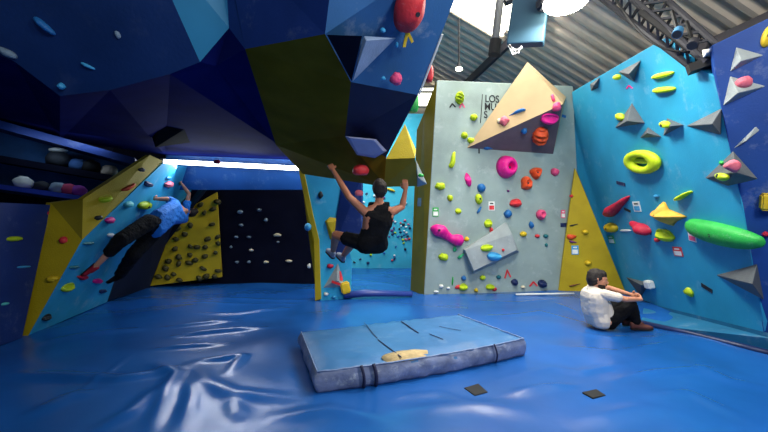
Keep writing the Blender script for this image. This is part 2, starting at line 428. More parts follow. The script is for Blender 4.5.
# skylight sheets
d = V((1, .14, 0)).normalized()
def rp(s, t, dz=0):
    q = roof_pt(0, 6)+RD*(t-6)+d*s; q.z = roof_z(q.x, q.y)+dz; return q
win = panel('window_2', [rp(1.15, SK0, .03), rp(3.25, SK0, .03), rp(3.25, SK1, .03), rp(1.15, SK1, .03)], .03, emis('skylight_sheet', (255, 250, 228), 5.0), bevel=0)
struct(win, 'bright translucent roof light')
# purlins
for i, s in enumerate((-3.6, -1.2, .9, 3.35, 5.6)):
    bm = bmesh.new(); bar_bm(bm, rp(s, -5, -.12), rp(s, 14, -.12), .09, .2)
    struct(fin('beam', bm, mat('purlin_steel', (74, 70, 78), .6, .15)), 'steel purlin under the roof')

# hanging pole, blue banner, flood lamp, truss
bm = bmesh.new(); tp = P(503, -25, 6.2); bt = P(494.5, 46, 6.2)
t = empty('hanging_pole', bt, 'grey pole with a black end hanging in front of the skylight', 'pole')
tube_bm(bm, [tp, bt], .06, 12); fin('shaft', bm, STEEL, t, smooth=False)
bm = bmesh.new(); tube_bm(bm, [P(496, 40, 6.2), P(494, 55, 6.2)], .09, 12); fin('end_cap', bm, BLACK, t)
bm = bmesh.new(); tube_bm(bm, [P(505, 3, 6.2), P(518, -2, 6.2)], .05, 8); fin('bracket', bm, DSTEEL, t)
pyr = [P(516, -25, 5.6), P(552, -25, 5.4), P(543, 42, 5.5), P(506, 44, 5.7)]
tag(panel('hanging_banner', pyr, .22, mat('faded_blue_board', (40, 76, 96), .6, .1), bevel=.02), 'pale blue board hanging under the roof beside the flood lamp', 'board')
bm = bmesh.new()
for a, b in (((508, 46), (519, 53)), ((514, 54), (522, 47)), ((509, 45), (513, 55))): bar_bm(bm, P(*a, 5.65), P(*b, 5.65), .03)
tag(fin('clamp', bm, STEEL), 'small metal clamp under the pale blue hanging board', 'clamp')

def flood(px, py, Y, size, strength, label, aim):
    p = P(px, py, Y); t = empty('flood_lamp', p, label, 'lamp', 'roof lamps')
    R = (V(aim)-p).to_track_quat('Z', 'Y').to_matrix()
    bm = bmesh.new(); box_bm(bm, p-R @ V((0, 0, .09)), size*1.15, size*1.1, .16, R)
    bmesh.ops.bevel(bm, geom=bm.edges[:], offset=.03, segments=2, affect='EDGES'); fin('housing', bm, DSTEEL, t)
    bm = bmesh.new(); tube_bm(bm, [p, p+R @ V((0, 0, .02)), p+R @ V((0, 0, .05)), p+R @ V((0, 0, .06))], [size*.56, size*.55, size*.42, size*.1], 32)
    fin('lens', bm, emis('lamp_lens_%d' % int(strength), (255, 250, 225), strength), t)
    bm = bmesh.new(); q = p-R @ V((0, 0, .15)); tube_bm(bm, [q, V((q.x, q.y, roof_z(q.x, q.y)))], .025, 8); fin('stem', bm, DSTEEL, t)
    return p
flood(566, 1, 5.2, .5, 40, 'bright white flood lamp under the roof at the top edge', (2.4, 4.6, 0))
p = P(459, 69, 9.5); t = empty('roof_lamp', p, 'small glowing round lamp under the roof left of the beige volume', 'lamp')
bm = bmesh.new(); r = bmesh.ops.create_uvsphere(bm, u_segments=16, v_segments=10, radius=.07); bmesh.ops.transform(bm, matrix=Matrix.Translation(p) @ Matrix.Diagonal((1.2, 1, .7, 1)), verts=r['verts']); fin('bulb', bm, emis('bulb_glow', (255, 248, 225), 12), t, smooth=True)
bm = bmesh.new(); tube_bm(bm, [p+V((0, 0, .03)), p+V((0, 0, .15)), V((p.x, p.y, roof_z(p.x, p.y)))], [.07, .02, .02], 10); fin('stem', bm, DSTEEL, t)

# truss over the right wall
t = empty('roof_truss', P(665, 30, 5.2), 'dark lattice truss running down to the notch of the sky blue wall', 'truss')
def chord(pts, r, name='chord', m=DSTEEL):
    bm = bmesh.new(); tube_bm(bm, pts, r, 8); return fin(name, bm, m, t)
ca = [P(598, -30, 5.6), P(706, 62, 4.72)]; cb = [P(622, -40, 5.5), P(720, 48, 4.75)]; cc = [P(588, -12, 5.8), P(700, 74, 4.95)]
for c in (ca, cb, cc): chord(c, .04)
bm = bmesh.new()
N = 12
for i in range(N):
    f0, f1 = i/N, (i+1)/N
    for x, y in ((ca, cb), (ca, cc), (cb, cc)):
        p0 = x[0].lerp(x[1], f0); p1 = y[0].lerp(y[1], f1); bar_bm(bm, p0, p1, .03)
fin('lattice', bm, DSTEEL, t)
bm = bmesh.new()
bar_bm(bm, P(688, 70, 4.85), P(722, 58, 4.7), .16, .1); bar_bm(bm, P(640, 12, 5.2), P(700, 58, 4.8), .1, .05)
fin('end_plate', bm, BLACK, t)
def stage_lamp(px, py, Y, r, m, label):
    p = P(px, py, Y); t = empty('stage_lamp', p, label, 'lamp', 'lamps on the truss')
    R = V((-.5, -.4, -.7)).to_track_quat('Z', 'Y').to_matrix()
    bm = bmesh.new(); tube_bm(bm, [p-R @ V((0, 0, r*1.2)), p-R @ V((0, 0, r*.9)), p+R @ V((0, 0, r))], [r*.6, r*.9, r], 16); fin('can', bm, m, t)
    bm = bmesh.new(); tube_bm(bm, [p+R @ V((0, 0, r*.98)), p+R @ V((0, 0, r*1.04))], r*.85, 16); fin('lens', bm, CHAR, t)
    bm = bmesh.new(); bar_bm(bm, p, p+V((0, .1, .3)), .03); fin('yoke', bm, BLACK, t)
stage_lamp(678, 32, 4.7, .055, mat('lamp_can_blue', (50, 110, 150), .5), 'small blue lamp can hanging on the truss')
stage_lamp(693, 43, 4.65, .055, DSTEEL, 'small grey lamp can on the truss near the wall notch')
pyramid('packing_block', [P(702, 50, 4.7), P(713, 48, 4.7), P(714, 53, 4.7), P(703, 58, 4.7)], P(708, 52, 4.6), WHITE, 'small pale block at the end of the truss', 'block', None)
# cables sagging along the truss
for a, b, sag, lab in (((610, -10), (690, 52), .25, 'black cable sagging below the truss'), ((640, -10), (702, 40), .18, 'black cable looped above the truss')):
    bm = bmesh.new(); A, B = P(*a, 5.3), P(*b, 4.75)
    tube_bm(bm, [A.lerp(B, i/14)-V((0, 0, sag*math.sin(math.pi*i/14))) for i in range(15)], .014, 6)
    tag(fin('cable', bm, BLACK, smooth=True), lab, 'cable')

# ------------------------------------------------------------------ tube lamp in the cave
ta, tb = P(163, 161, 8.25), P(302, 168, 8.05)
t = empty('tube_lamp', (ta+tb)/2, 'long white fluorescent tube lamp glowing over the cave', 'lamp')
bm = bmesh.new(); bar_bm(bm, ta+V((0, .12, .0)), tb+V((0, .12, .0)), .05, .07); fin('housing', bm, STEEL, t)
bm = bmesh.new(); tube_bm(bm, [ta+V((0, 0, -.01)), tb+V((0, 0, -.01))], .045, 12); fin('tube', bm, emis('tube_glow', (235, 245, 255), 10), t, smooth=True)
for q in (ta, tb):
    bm = bmesh.new(); bar_bm(bm, q-V((.03, 0, 0)), q+V((.03, 0, 0)), .1, .1); fin('end_cap', bm, STEEL, t)

# ------------------------------------------------------------------ shelves at far left
t = empty('storage_shelf', P(40, 200, 6.0), 'dark two board shelf full of gear above the left wall', 'shelf')
SB = mat('shelf_blue', (30, 60, 190), .5)
lo = [P(-30, 180, 5.6), P(84, 196, 6.1)]
bm = bmesh.new(); A, B = lo; w = V((-.35, .75, 0))
def board(A, B, w, th, m, name):
    panelpts = [A, B, B+w, A+w]; bm = bmesh.new()
    vs = [bm.verts.new(p) for p in panelpts]+[bm.verts.new(p-V((0, 0, th))) for p in panelpts]
    for f in ((0, 1, 2, 3), (7, 6, 5, 4), (0, 4, 5, 1), (1, 5, 6, 2), (2, 6, 7, 3), (3, 7, 4, 0)): bm.faces.new([vs[i] for i in f])
    return fin(name, bm, m, t)
board(A, B, w, .07, SB, 'shelf_board')
A2, B2 = P(-30, 150, 5.9), P(112, 175, 6.7)
board(A2, B2, w, .10, DNAVY, 'shelf_board')
A3, B3 = P(-30, 112, 5.8), P(135, 158, 6.8)
board(A3, B3, w, .12, NAVY, 'top_rail')
bm = bmesh.new(); a = A+w; b = B2+w
panel('back_board', [A+w-V((0, 0, .1)), B+w-V((0, 0, .1)), B3+w, A3+w], .05, mat('shelf_back', (40, 90, 150), .6, .3, 3), t, bevel=0)
for (pa_, pb_) in ((A, A3), (B, B2)):
    bm = bmesh.new(); bar_bm(bm, pa_+w*.9-V((0, 0, .2)), pb_+w*.9, .06); fin('upright', bm, DNAVY, t)
def lump(name, c, sx, sy, sz, m, label, cat, seed, group=None):
    bm = bmesh.new(); r = bmesh.ops.create_icosphere(bm, subdivisions=3, radius=.5)
    for v in bm.verts:
        n = noise.noise(v.co*3+V((seed*7.1, 0, 0)))*.18; v.co *= 1+n
        v.co.z = max(v.co.z, -.36)
    bmesh.ops.transform(bm, matrix=Matrix.Translation(V(c)+V((0, 0, .36*sz))) @ Matrix.Diagonal((sx, sy, sz, 1)), verts=bm.verts[:])
    return tag(fin(name, bm, m, smooth=True), label, cat, group)
def shelf_pt(A, B, f, g=.35): return A.lerp(B, f)+w*g
items = [(A, B, .38, .16, WHITE, 'pale bundle at the left of the lower shelf'), (A, B, .55, .13, CHAR, 'dark bundle in the middle of the lower shelf'),
         (A, B, .70, .15, mat('grey_cloth', (150, 170, 190), .8), 'light grey bundle on the lower shelf beside the pink one'), (A, B, .80, .15, mat('rose_cloth', (200, 70, 110), .8), 'rose pink bundle on the lower shelf'),
         (A, B, .90, .15, mat('purple_cloth', (150, 60, 170), .8), 'purple bundle at the right end of the lower shelf'),
         (A2, B2, .55, .24, CHAR, 'tall dark bag with a white top on the upper shelf'), (A2, B2, .70, .18, mat('denim_cloth', (60, 100, 160), .8), 'blue bundle on the upper shelf'),
         (A2, B2, .80, .2, BLACK, 'black bundle on the upper shelf'), (A2, B2, .95, .17, mat('cream_cloth', (215, 195, 180), .8), 'cream bundle at the right end of the upper shelf')]
for i, (a, b, f, s, m, lab) in enumerate(items):
    o = lump('cloth_bundle', shelf_pt(a, b, f), s*1.5, s*1.5, s*1.25, m, lab, 'bundle', i, 'gear on the shelf')
    if i == 5:
        bm = bmesh.new(); r = bmesh.ops.create_icosphere(bm, subdivisions=2, radius=.1)
        bmesh.ops.transform(bm, matrix=Matrix.Translation(shelf_pt(a, b, f)+V((0, 0, .27))) @ Matrix.Diagonal((1.4, 1.2, .4, 1)), verts=bm.verts[:])
        q = fin('white_top', bm, WHITE, o, smooth=True); q['label'] = 'white top'

# ------------------------------------------------------------------ crash pad
def crash_pad():
    f0, f1, b1, b0 = V((-.60, 3.60, 0)), V((1.60, 4.58, 0)), V((1.06, 5.72, 0)), V((-1.00, 4.84, 0))
    hgt = .215
    t = empty('crash_pad', (f0+b1)/2, 'worn light blue crash pad lying in the middle of the floor', 'crash pad')
    bm = bmesh.new(); nu, nv, nw = 60, 32, 8
    def pos(u, v, wz):
        a = f0.lerp(f1, u); b = b0.lerp(b1, u); p = a.lerp(b, v)
        bow = -.07*4*u*(1-u)*(1-v)            # front edge bows out
        p = p+(f0-b0).normalized()*(-bow)
        return p+V((0, 0, wz*hgt+.004))
    r = bmesh.ops.create_cube(bm, size=1)
    bm.clear()
    # closed grid box
    vs = {}
    def gv(i, j, k):
        if (i, j, k) not in vs: vs[(i, j, k)] = bm.verts.new(pos(i/nu, j/nv, k/nw))
        return vs[(i, j, k)]
    for i in range(nu):
        for j in range(nv):
            for k in (0, nw): bm.faces.new((gv(i, j, k), gv(i+1, j, k), gv(i+1, j+1, k), gv(i, j+1, k)))
    for i in range(nu):
        for k in range(nw):
            for j in (0, nv): bm.faces.new((gv(i, j, k), gv(i+1, j, k), gv(i+1, j, k+1), gv(i, j, k+1)))
    for j in range(nv):
        for k in range(nw):
            for i in (0, nu): bm.faces.new((gv(i, j, k), gv(i, j+1, k), gv(i, j+1, k+1), gv(i, j, k+1)))
    ctr = pos(.5, .5, .5)
    for (i, j, k), v in vs.items():
        u, w_, z = i/nu, j/nv, k/nw
        e = min(u*18, (1-u)*18, w_*9, (1-w_)*9, 1)
        v.co.z -= (1-e)*.03*z
        side = 1 if (i in (0, nu) or j in (0, nv)) else 0
        out = (v.co-ctr); out.z = 0; out.normalize()
        v.co += out*side*(.035*math.sin(math.pi*z)+.022*noise.noise(v.co*9))
        if k > 0: v.co.z += .012*noise.noise(V((v.co.x*2.5, v.co.y*2.5, 1)))+.006*noise.noise(v.co*8)
        # edge wrinkles
        if side: v.co.z += .012*noise.noise(v.co*14)*(z if z > 0 else 0)
    bmesh.ops.recalc_face_normals(bm, faces=bm.faces[:])
    top = mat('pad_top_vinyl', (50, 108, 164), .45, .12, 3, .12, 14, chalk=.15)
    sidem = mat('pad_side_vinyl', (116, 128, 164), .6, .3, 7, .3, 30, chalk=.6)
    ob = fin('cover', bm, top, t, smooth=True)
    ob.data.materials.append(sidem)
    for p in ob.data.polygons:
        if abs(p.normal.z) < .6: p.material_index = 1
    # torn patch showing foam at the front edge
    bm = bmesh.new(); n = 28; cu, cv = .375, .0
    foam = mat('bare_tan_foam', (196, 172, 128), .9, .2, 20, .3, 60)
    ring = []
    for k in range(n):
        a = 2*math.pi*k/n; rr = 1+.22*noise.noise(V((math.cos(a)*2, math.sin(a)*2, 4)))
        u = cu+.105*math.cos(a)*rr; vv = .062+.085*math.sin(a)*rr
        q = pos(u, max(.0, vv), 1); q.z += .006-(.03 if vv < .05 else 0); ring.append(bm.verts.new(q))
    c = bm.verts.new(pos(cu, .08, 1)+V((0, 0, .013)))
    for k in range(n): bm.faces.new((ring[k], ring[(k+1) % n], c))
    r = bmesh.ops.extrude_face_region(bm, geom=bm.faces[:])
    bmesh.ops.translate(bm, vec=(0, 0, -.02), verts=[v for v in r['geom'] if isinstance(v, bmesh.types.BMVert)])
    q = fin('torn_patch', bm, foam, t, smooth=True); q['label'] = 'torn patch of bare tan foam'
    # dark cuts and seams over the top and front
    for pts, wd_ in (([(.33, .45), (.345, .02)], .008), ([(.57, .9), (.56, .5)], .010), ([(.60, .42), (.62, .25)], .006), ([(.36, .99), (.335, .5)], .005), ([(.72, .60), (.78, .40)], .005)):
        bm = bmesh.new(); a, b = pts
        tube_bm(bm, [pos(a[0]+(b[0]-a[0])*i/12, a[1]+(b[1]-a[1])*i/12, 1)+V((0, 0, .008+.012*noise.noise(V((pos(a[0]+(b[0]-a[0])*i/12, a[1]+(b[1]-a[1])*i/12, 1).x*2.5, pos(a[0]+(b[0]-a[0])*i/12, a[1]+(b[1]-a[1])*i/12, 1).y*2.5, 1))))) for i in range(13)], wd_, 6, flat=.5)
        fin('seam', bm, mat('dark_seam', (30, 44, 84), .7), t, smooth=True)
    for u, wd_ in ((.165, .03), (.215, .035), (.80, .018)):
        bm = bmesh.new()
        tube_bm(bm, [pos(u+.01*k/8, 0, 1-.95*k/8)+V((.030, -.055, 0)).normalized()*(.030+.034*math.sin(math.pi*k/8)) for k in range(9)], wd_*.5, 6)
        fin('strap', bm, mat('navy_strap', (34, 38, 70), .7), t, smooth=True)
    # piping along the top front and left edge
    for path in ([(i/40, 0) for i in range(41)], [(0, i/20) for i in range(21)], [(1, i/20) for i in range(21)]):
        bm = bmesh.new(); tube_bm(bm, [pos(u, v, 1)+V((0, 0, -.022+.008*noise.noise(V((u*22, v*22, 0))))) for u, v in path], .008, 6)
        fin('piping', bm, mat('pad_piping', (120, 140, 180), .6, .2, 20), t, smooth=True)
crash_pad()
# dark patches on the mats
def floor_patch(px, py, dx, dy, m, label):
    c = FL(px, py); bm = bmesh.new()
    pts = [FL(px+x, py+y) for x, y in ((-dx, -dy*.3), (dx*.2, -dy), (dx, dy*.4), (-dx*.1, dy))]
    z = max(hz(p.x, p.y) for p in pts+[c])+.006
    vs = [bm.verts.new((p.x, p.y, z)) for p in pts]+[bm.verts.new((p.x, p.y, z-.03)) for p in pts]
    for f in ((0, 1, 2, 3), (7, 6, 5, 4), (0, 4, 5, 1), (1, 5, 6, 2), (2, 6, 7, 3), (3, 7, 4, 0)): bm.faces.new([vs[i] for i in f])
    bmesh.ops.recalc_face_normals(bm, faces=bm.faces[:])
    bmesh.ops.bevel(bm, geom=bm.edges[:], offset=.004, segments=1, affect='EDGES')
    tag(fin('floor_patch', bm, m), label, 'patch')
floor_patch(476, 390, 12, 6, BLACK, 'dark flap lying on the mat in front of the crash pad')
floor_patch(594, 395, 12, 4.5, BLACK, 'black diamond shaped patch on the mat below the sitting person')
bm = bmesh.new(); tube_bm(bm, [FL(516, 297)+V((0, 0, .05)), FL(574, 296)+V((0, 0, .05))], .018, 8)
tag(fin('white_pole', bm, WHITE, smooth=True), 'thin white pole lying at the foot of the grey wall', 'pole')
bm = bmesh.new(); tube_bm(bm, [FL(344, 299)+V((0, 0, .07)), FL(365, 298)+V((0, 0, .1)), FL(412, 297)+V((0, 0, .06))], [.09, .10, .07], 10, flat=.7)
tag(fin('edge_roll', bm, mat('blue_roll_vinyl', (50, 70, 150), .4, .2), smooth=True), 'rolled blue mat edge in the gap beside the light blue panel', 'padding')
# ------------------------------------------------------------------ climbing holds
COL = dict(lime=(190, 214, 20), yellow=(226, 190, 30), magenta=(228, 20, 140), pink=(236, 80, 130), red=(222, 52, 60), orange=(236, 84, 34),
           blue=(24, 104, 172), sky=(60, 160, 214), navy=(22, 40, 90), teal=(24, 112, 120), green=(36, 170, 70), mint=(40, 170, 110), purple=(110, 40, 120),
           black=(20, 22, 30), white=(232, 234, 230), rose=(226, 110, 130), amber=(232, 176, 60), brown=(110, 60, 36), grey=(120, 140, 160), cream=(222, 210, 180),
           dark=(34, 40, 44), umber=(66, 62, 22), aqua=(90, 200, 200), crimson=(190, 24, 60))
def hcol(c): return mat('hold_'+c, COL[c], .55, .14, 9, .25, 60, chalk=.25 if c not in ('black', 'dark') else .1)
def disc_grid(fn, n=28, rings=10):
    """surface over the unit disc: fn(r, a) -> (x, y, z)"""
    bm = bmesh.new(); c = bm.verts.new(fn(0, 0)); prev = None
    for i in range(1, rings+1):
        cur = [bm.verts.new(fn(i/rings, 2*math.pi*j/n)) for j in range(n)]
        for j in range(n):
            k = (j+1) % n
            if prev is None: bm.faces.new((c, cur[j], cur[k]))
            else: bm.faces.new((prev[j], cur[j], cur[k], prev[k]))
        prev = cur
    bm.faces.new(prev[::-1]); return bm
def shape(kind, seed, small=False):
    S = V((seed*3.17, seed*1.31, 0)); n, rg = (14, 5) if small else (30, 11)
    if kind in ('blob', 'jug', 'dish', 'egg'):
        amp = {'blob': .30, 'jug': .18, 'dish': .30, 'egg': .06}[kind]
        def fn(r, a):
            R = .5*(1+amp*noise.noise(V((math.cos(a), math.sin(a), 0))*1.3+S))
            x, y = r*R*math.cos(a), r*R*math.sin(a)
            z = math.sqrt(max(0, 1-r**2.4))
            if kind == 'jug': z *= 1-.75*max(0, min(1, (y+.02)*5))*(1 if r < .86 else .3)
            if kind == 'dish': z *= .72+.5*min(1, (r/.55)**2) if r < .55 else 1.22-.2*(r-.55)
            z += .10*noise.noise(V((x, y, 0))*5+S)*(1-r)
            return (x, y, z)
        return disc_grid(fn, n, rg)
    if kind == 'donut':
        def fn(r, a):
            prof = [(0, .30), (.12, .30), (.2, .42), (.3, .80), (.45, 1), (.65, .95), (.82, .70), (.95, .3), (1, 0)]
            for (r0, z0), (r1, z1) in zip(prof, prof[1:]):
                if r <= r1+1e-9:
                    z = z0+(z1-z0)*(r-r0)/(r1-r0); break
            off = .14*(1-r)          # off-centre dimple
            return (.5*r*math.cos(a)+off, .5*r*math.sin(a)-off*.2, z)
        return disc_grid(fn, 36, 16)
    bm = bmesh.new()
    if kind == 'ring':
        n1, n2 = 40, 14; g = []
        for i in range(n1):
            a = 2*math.pi*i/n1; row = []
            for j in range(n2):
                b = 2*math.pi*j/n2; rr = .355+.145*math.cos(b)
                row.append(bm.verts.new((rr*math.cos(a), (rr-.02)*math.sin(a)*1.0, .5+.5*math.sin(b)*(1+.1*math.sin(a)))))
            g.append(row)
        for i in range(n1):
            for j in range(n2): bm.faces.new((g[i][j], g[(i+1) % n1][j], g[(i+1) % n1][(j+1) % n2], g[i][(j+1) % n2]))
        # the lip across the middle
        tube_bm(bm, [(-.42, .10, .35), (-.2, .04, .42), (.1, .02, .42), (.42, .05, .35)], [.05, .1, .1, .05], 10)
        return bm
    if kind in ('crescent', 'bean', 'pill', 'horn', 'bird', 'cactus'):
        if kind == 'crescent': pts = [(.36, .46), (.20, .34), (.1, .12), (.04, -.12), (-.12, -.3), (-.34, -.36)]; rs = [.03, .15, .2, .22, .2, .06]
        if kind == 'bean': pts = [(-.46, .12), (-.36, .12), (-.22, .09), (-.06, .0), (.08, -.08), (.24, -.1), (.36, -.1), (.46, -.1)]; rs = [.03, .17, .21, .14, .12, .19, .18, .03]
        if kind == 'pill': pts = [(-.5, 0), (-.42, 0), (-.2, .02), (.1, .02), (.4, 0), (.5, 0)]; rs = [.04, .2, .3, .3, .2, .04]
        if kind == 'horn': pts = [(-.5, -.08), (-.4, -.05), (-.2, .0), (.1, .06), (.35, .1), (.5, .14)]; rs = [.05, .22, .26, .16, .12, .03]
        if kind == 'bird': pts = [(-.5, -.16), (-.25, -.08), (0, .02), (.25, .08), (.42, .1), (.5, .12)]; rs = [.01, .07, .16, .18, .14, .04]
        if kind == 'cactus':
            pts = [(-.5, .0), (-.47, .0), (-.36, .0), (-.2, .0), (0, 0), (.2, -.0), (.34, .0), (.42, .0), (.48, .01), (.5, .01)]; rs = [.02, .28, .42, .48, .5, .46, .38, .30, .2, .03]
        k = len(pts); fine = []; fr = []
        for i in range((k-1)*5+1):
            f = i/5; a = min(k-2, int(f)); u = f-a
            q = [pts[max(0, a-1)], pts[a], pts[a+1], pts[min(k-1, a+2)]]
            fine.append(tuple(.5*(2*q[1][d]+(q[2][d]-q[0][d])*u+(2*q[0][d]-5*q[1][d]+4*q[2][d]-q[3][d])*u*u+(3*q[1][d]-q[0][d]-3*q[2][d]+q[3][d])*u**3) for d in (0, 1)))
            fr.append(max(.01, rs[a]*(1-u)+rs[a+1]*u))
        nn = 20; rings = []
        for i, (x, y) in enumerate(fine):
            a = fine[min(i+1, len(fine)-1)]; b = fine[max(i-1, 0)]
            tx, ty = a[0]-b[0], a[1]-b[1]; L = math.hypot(tx, ty) or 1; nx, ny = -ty/L, tx/L
            row = []
            for j in range(nn):
                al = 2*math.pi*j/nn; r = fr[i]*(1+(.09*math.cos(al*9) if kind == 'cactus' else 0))
                if kind == 'cactus': nx, ny = 0, 1
                row.append(bm.verts.new((x+nx*r*math.cos(al), y+ny*r*math.cos(al), max(-.02, fr[i]*1.6*math.sin(al)+fr[i]*.9))))
            rings.append(row)
        for a, b in zip(rings, rings[1:]):
            for j in range(nn): bm.faces.new((a[j], a[(j+1) % nn], b[(j+1) % nn], b[j]))
        bm.faces.new(rings[0][::-1]); bm.faces.new(rings[-1]); return bm
    if kind == 'star':
        out = [(-.5, .08), (-.2, .17), (-.02, .5), (.06, .14), (.5, -.12), (.2, -.3), (.05, -.5), (-.14, -.2)]
        N = 48
        def fn(r, a):
            best = 0; d = (math.cos(a), math.sin(a))
            for p, q in zip(out, out[1:]+out[:1]):
                ex, ey = q[0]-p[0], q[1]-p[1]; den = d[0]*ey-d[1]*ex
                if abs(den) < 1e-9: continue
                t = (p[0]*ey-p[1]*ex)/den; u = (p[0]*d[1]-p[1]*d[0])/den
                if t > 0 and -1e-6 <= u <= 1+1e-6: best = max(best, t)
            return (r*best*d[0], r*best*d[1], (1-r**1.6))
        return disc_grid(fn, N, 8)
    if kind == 'finger':     # lobed jug with four ridges
        def fn(r, a):
            x, y = .5*r*math.cos(a), .5*r*math.sin(a)
            z = math.sqrt(max(0, 1-r**3))*(.75+.25*math.cos((y*1.0+x*.25)*26))
            return (x*(1+.08*math.cos(y*26)), y, z)
        return disc_grid(fn, 36, 16)
    if kind == 'cube':
        box_bm(bm, V((0, 0, .45)), .92, .92, .9); bmesh.ops.bevel(bm, geom=bm.edges[:], offset=.12, segments=3, affect='EDGES'); return bm
    if kind == 'card':
        box_bm(bm, V((0, 0, .5)), 1, 1, 1); return bm
    if kind == 'vee':
        bar_bm(bm, (-.42, -.4, .5), (0, .42, .5), .2, 1); bar_bm(bm, (.42, -.35, .5), (-.04, .40, .5), .2, 1); return bm
    if kind == 'tape':
        box_bm(bm, V((0, 0, .5)), 1, 1, 1); return bm
    if kind == 'chip':
        r = bmesh.ops.create_icosphere(bm, subdivisions=2, radius=.5)
        for v in bm.verts:
            v.co *= 1+.5*noise.noise(v.co*2.2+S); v.co.z = max(0, v.co.z+.25)
        return bm
MESHC = {}
HN = [0]
def hold(kind, colr, px, py, w, h, rot, plane, label, cat='climbing hold', name=None, group=None, depth=None, lift=0.0, two=None):
    HN[0] += 1
    o3 = plane.at(px, py); n, u, v = plane.n, plane.u, plane.v
    def proj(p): d = p-EYE; return V((384+F*d.x/d.y, 216-F*d.z/d.y))
    e = .05; o2 = proj(o3); ju = (proj(o3+u*e)-o2)/e; jv = (proj(o3+v*e)-o2)/e
    su, sv = ju.length, jv.length
    if ju.x < 0: u = -u; 
    if V(v).z < 0: v = -v
    if u.cross(v).dot(n) < 0: u = -u
    small = max(w, h) < 9
    # the turn is read off the photograph, so bring it into the wall's own axes
    B3 = Matrix((u, v, n)).transposed()
    if u.cross(v).dot(n) < 0: u = -u; B3 = Matrix((u, v, n)).transposed()
    ju = (proj(o3+u*e)-o2)/e; jv = (proj(o3+v*e)-o2)/e
    th = math.radians(rot); dx, dy = math.cos(th), -math.sin(th); det = ju.x*jv.y-ju.y*jv.x
    ca_, cb_ = (dx*jv.y-dy*jv.x)/det, (ju.x*dy-ju.y*dx)/det; phi = math.atan2(cb_, ca_)
    d1 = ju*math.cos(phi)+jv*math.sin(phi); d2 = jv*math.cos(phi)-ju*math.sin(phi)
    sx = w/d1.length; sy = h/max(1e-3, abs(d2.x*dy-d2.y*dx))
    sz = depth if depth else min(.5*min(sx, sy)+.02, .32)
    bm = shape(kind, HN[0], small)
    R = Matrix.Rotation(phi, 4, 'Z'); B = B3.to_4x4()
    cz = {'ring': .5, 'bean': .8, 'cactus': .5}.get(kind)
    zs = sz
    if kind in ('bean', 'crescent', 'pill', 'horn', 'bird', 'cactus'): zs = min(sx, sy)*.9 if kind != 'cactus' else sy*.5
    if kind == 'bean': zs = sx*.5
    if kind == 'crescent': zs = max(sx, sy)*.45
    if kind == 'ring': zs = sy*.32
    bmesh.ops.transform(bm, matrix=Matrix.Diagonal((sx, sy, zs, 1)), verts=bm.verts[:])
    bmesh.ops.recalc_face_normals(bm, faces=bm.faces[:])
    me = bpy.data.meshes.new('hold'); bm.to_mesh(me); bm.free()
    nm = name or ('route_card' if kind == 'card' else 'tape_mark' if kind in ('vee', 'tape') else 'climbing_hold')
    m = hcol(colr)
    o = link(nm, me, m, smooth=kind not in ('card', 'vee', 'tape', 'cube'))
    o.matrix_world = Matrix.Translation(o3+n*(lift-.004)) @ B @ R
    if cat == 'climbing hold' and kind == 'card': cat = 'route card'
    if cat == 'climbing hold' and kind in ('vee', 'tape'): cat = 'tape'
    g = group or ('route cards' if cat == 'route card' else 'climbing holds' if cat == 'climbing hold' else None)
    tag(o, label, cat, g)
    bpy.context.view_layer.update()
    def part(nm_, bm2, m2, lab=None):
        me2 = bpy.data.meshes.new(nm_); bm2.to_mesh(me2); bm2.free(); q = link(nm_, me2, m2); q.parent = o
        if lab: q['label'] = lab
        return q
    if kind in ('donut', 'egg', 'bean', 'cactus', 'star', 'finger', 'dish') and max(w, h) >= 11:
        bm2 = bmesh.new(); zc = {'donut': .32, 'egg': 1.0, 'bean': .62, 'cactus': 1.2, 'star': .93, 'finger': .9, 'dish': .74}[kind]*zs
        cx = {'donut': .14*sx, 'bean': -.3*sx}.get(kind, 0)
        if kind == 'bean': zc = .21*1.6*zs+.21*.9*zs; cy = .11*sy
        else: cy = -.03*sy if kind == 'donut' else 0
        tube_bm(bm2, [(cx, cy, zc-.03), (cx, cy, zc+.006)], .022, 10); part('bolt', bm2, DSTEEL)
    if kind == 'card':
        bm2 = bmesh.new(); box_bm(bm2, V((0, -.18*sy, zs*1.0)), sx*.8, sy*.46, zs*.5); part('printed_panel', bm2, hcol(two or 'white'))
        bm2 = bmesh.new(); box_bm(bm2, V((0, .28*sy, zs*1.0)), sx*.55, sy*.14, zs*.4); part('printed_line', bm2, hcol('dark' if two != 'white' else 'white'))
    return o
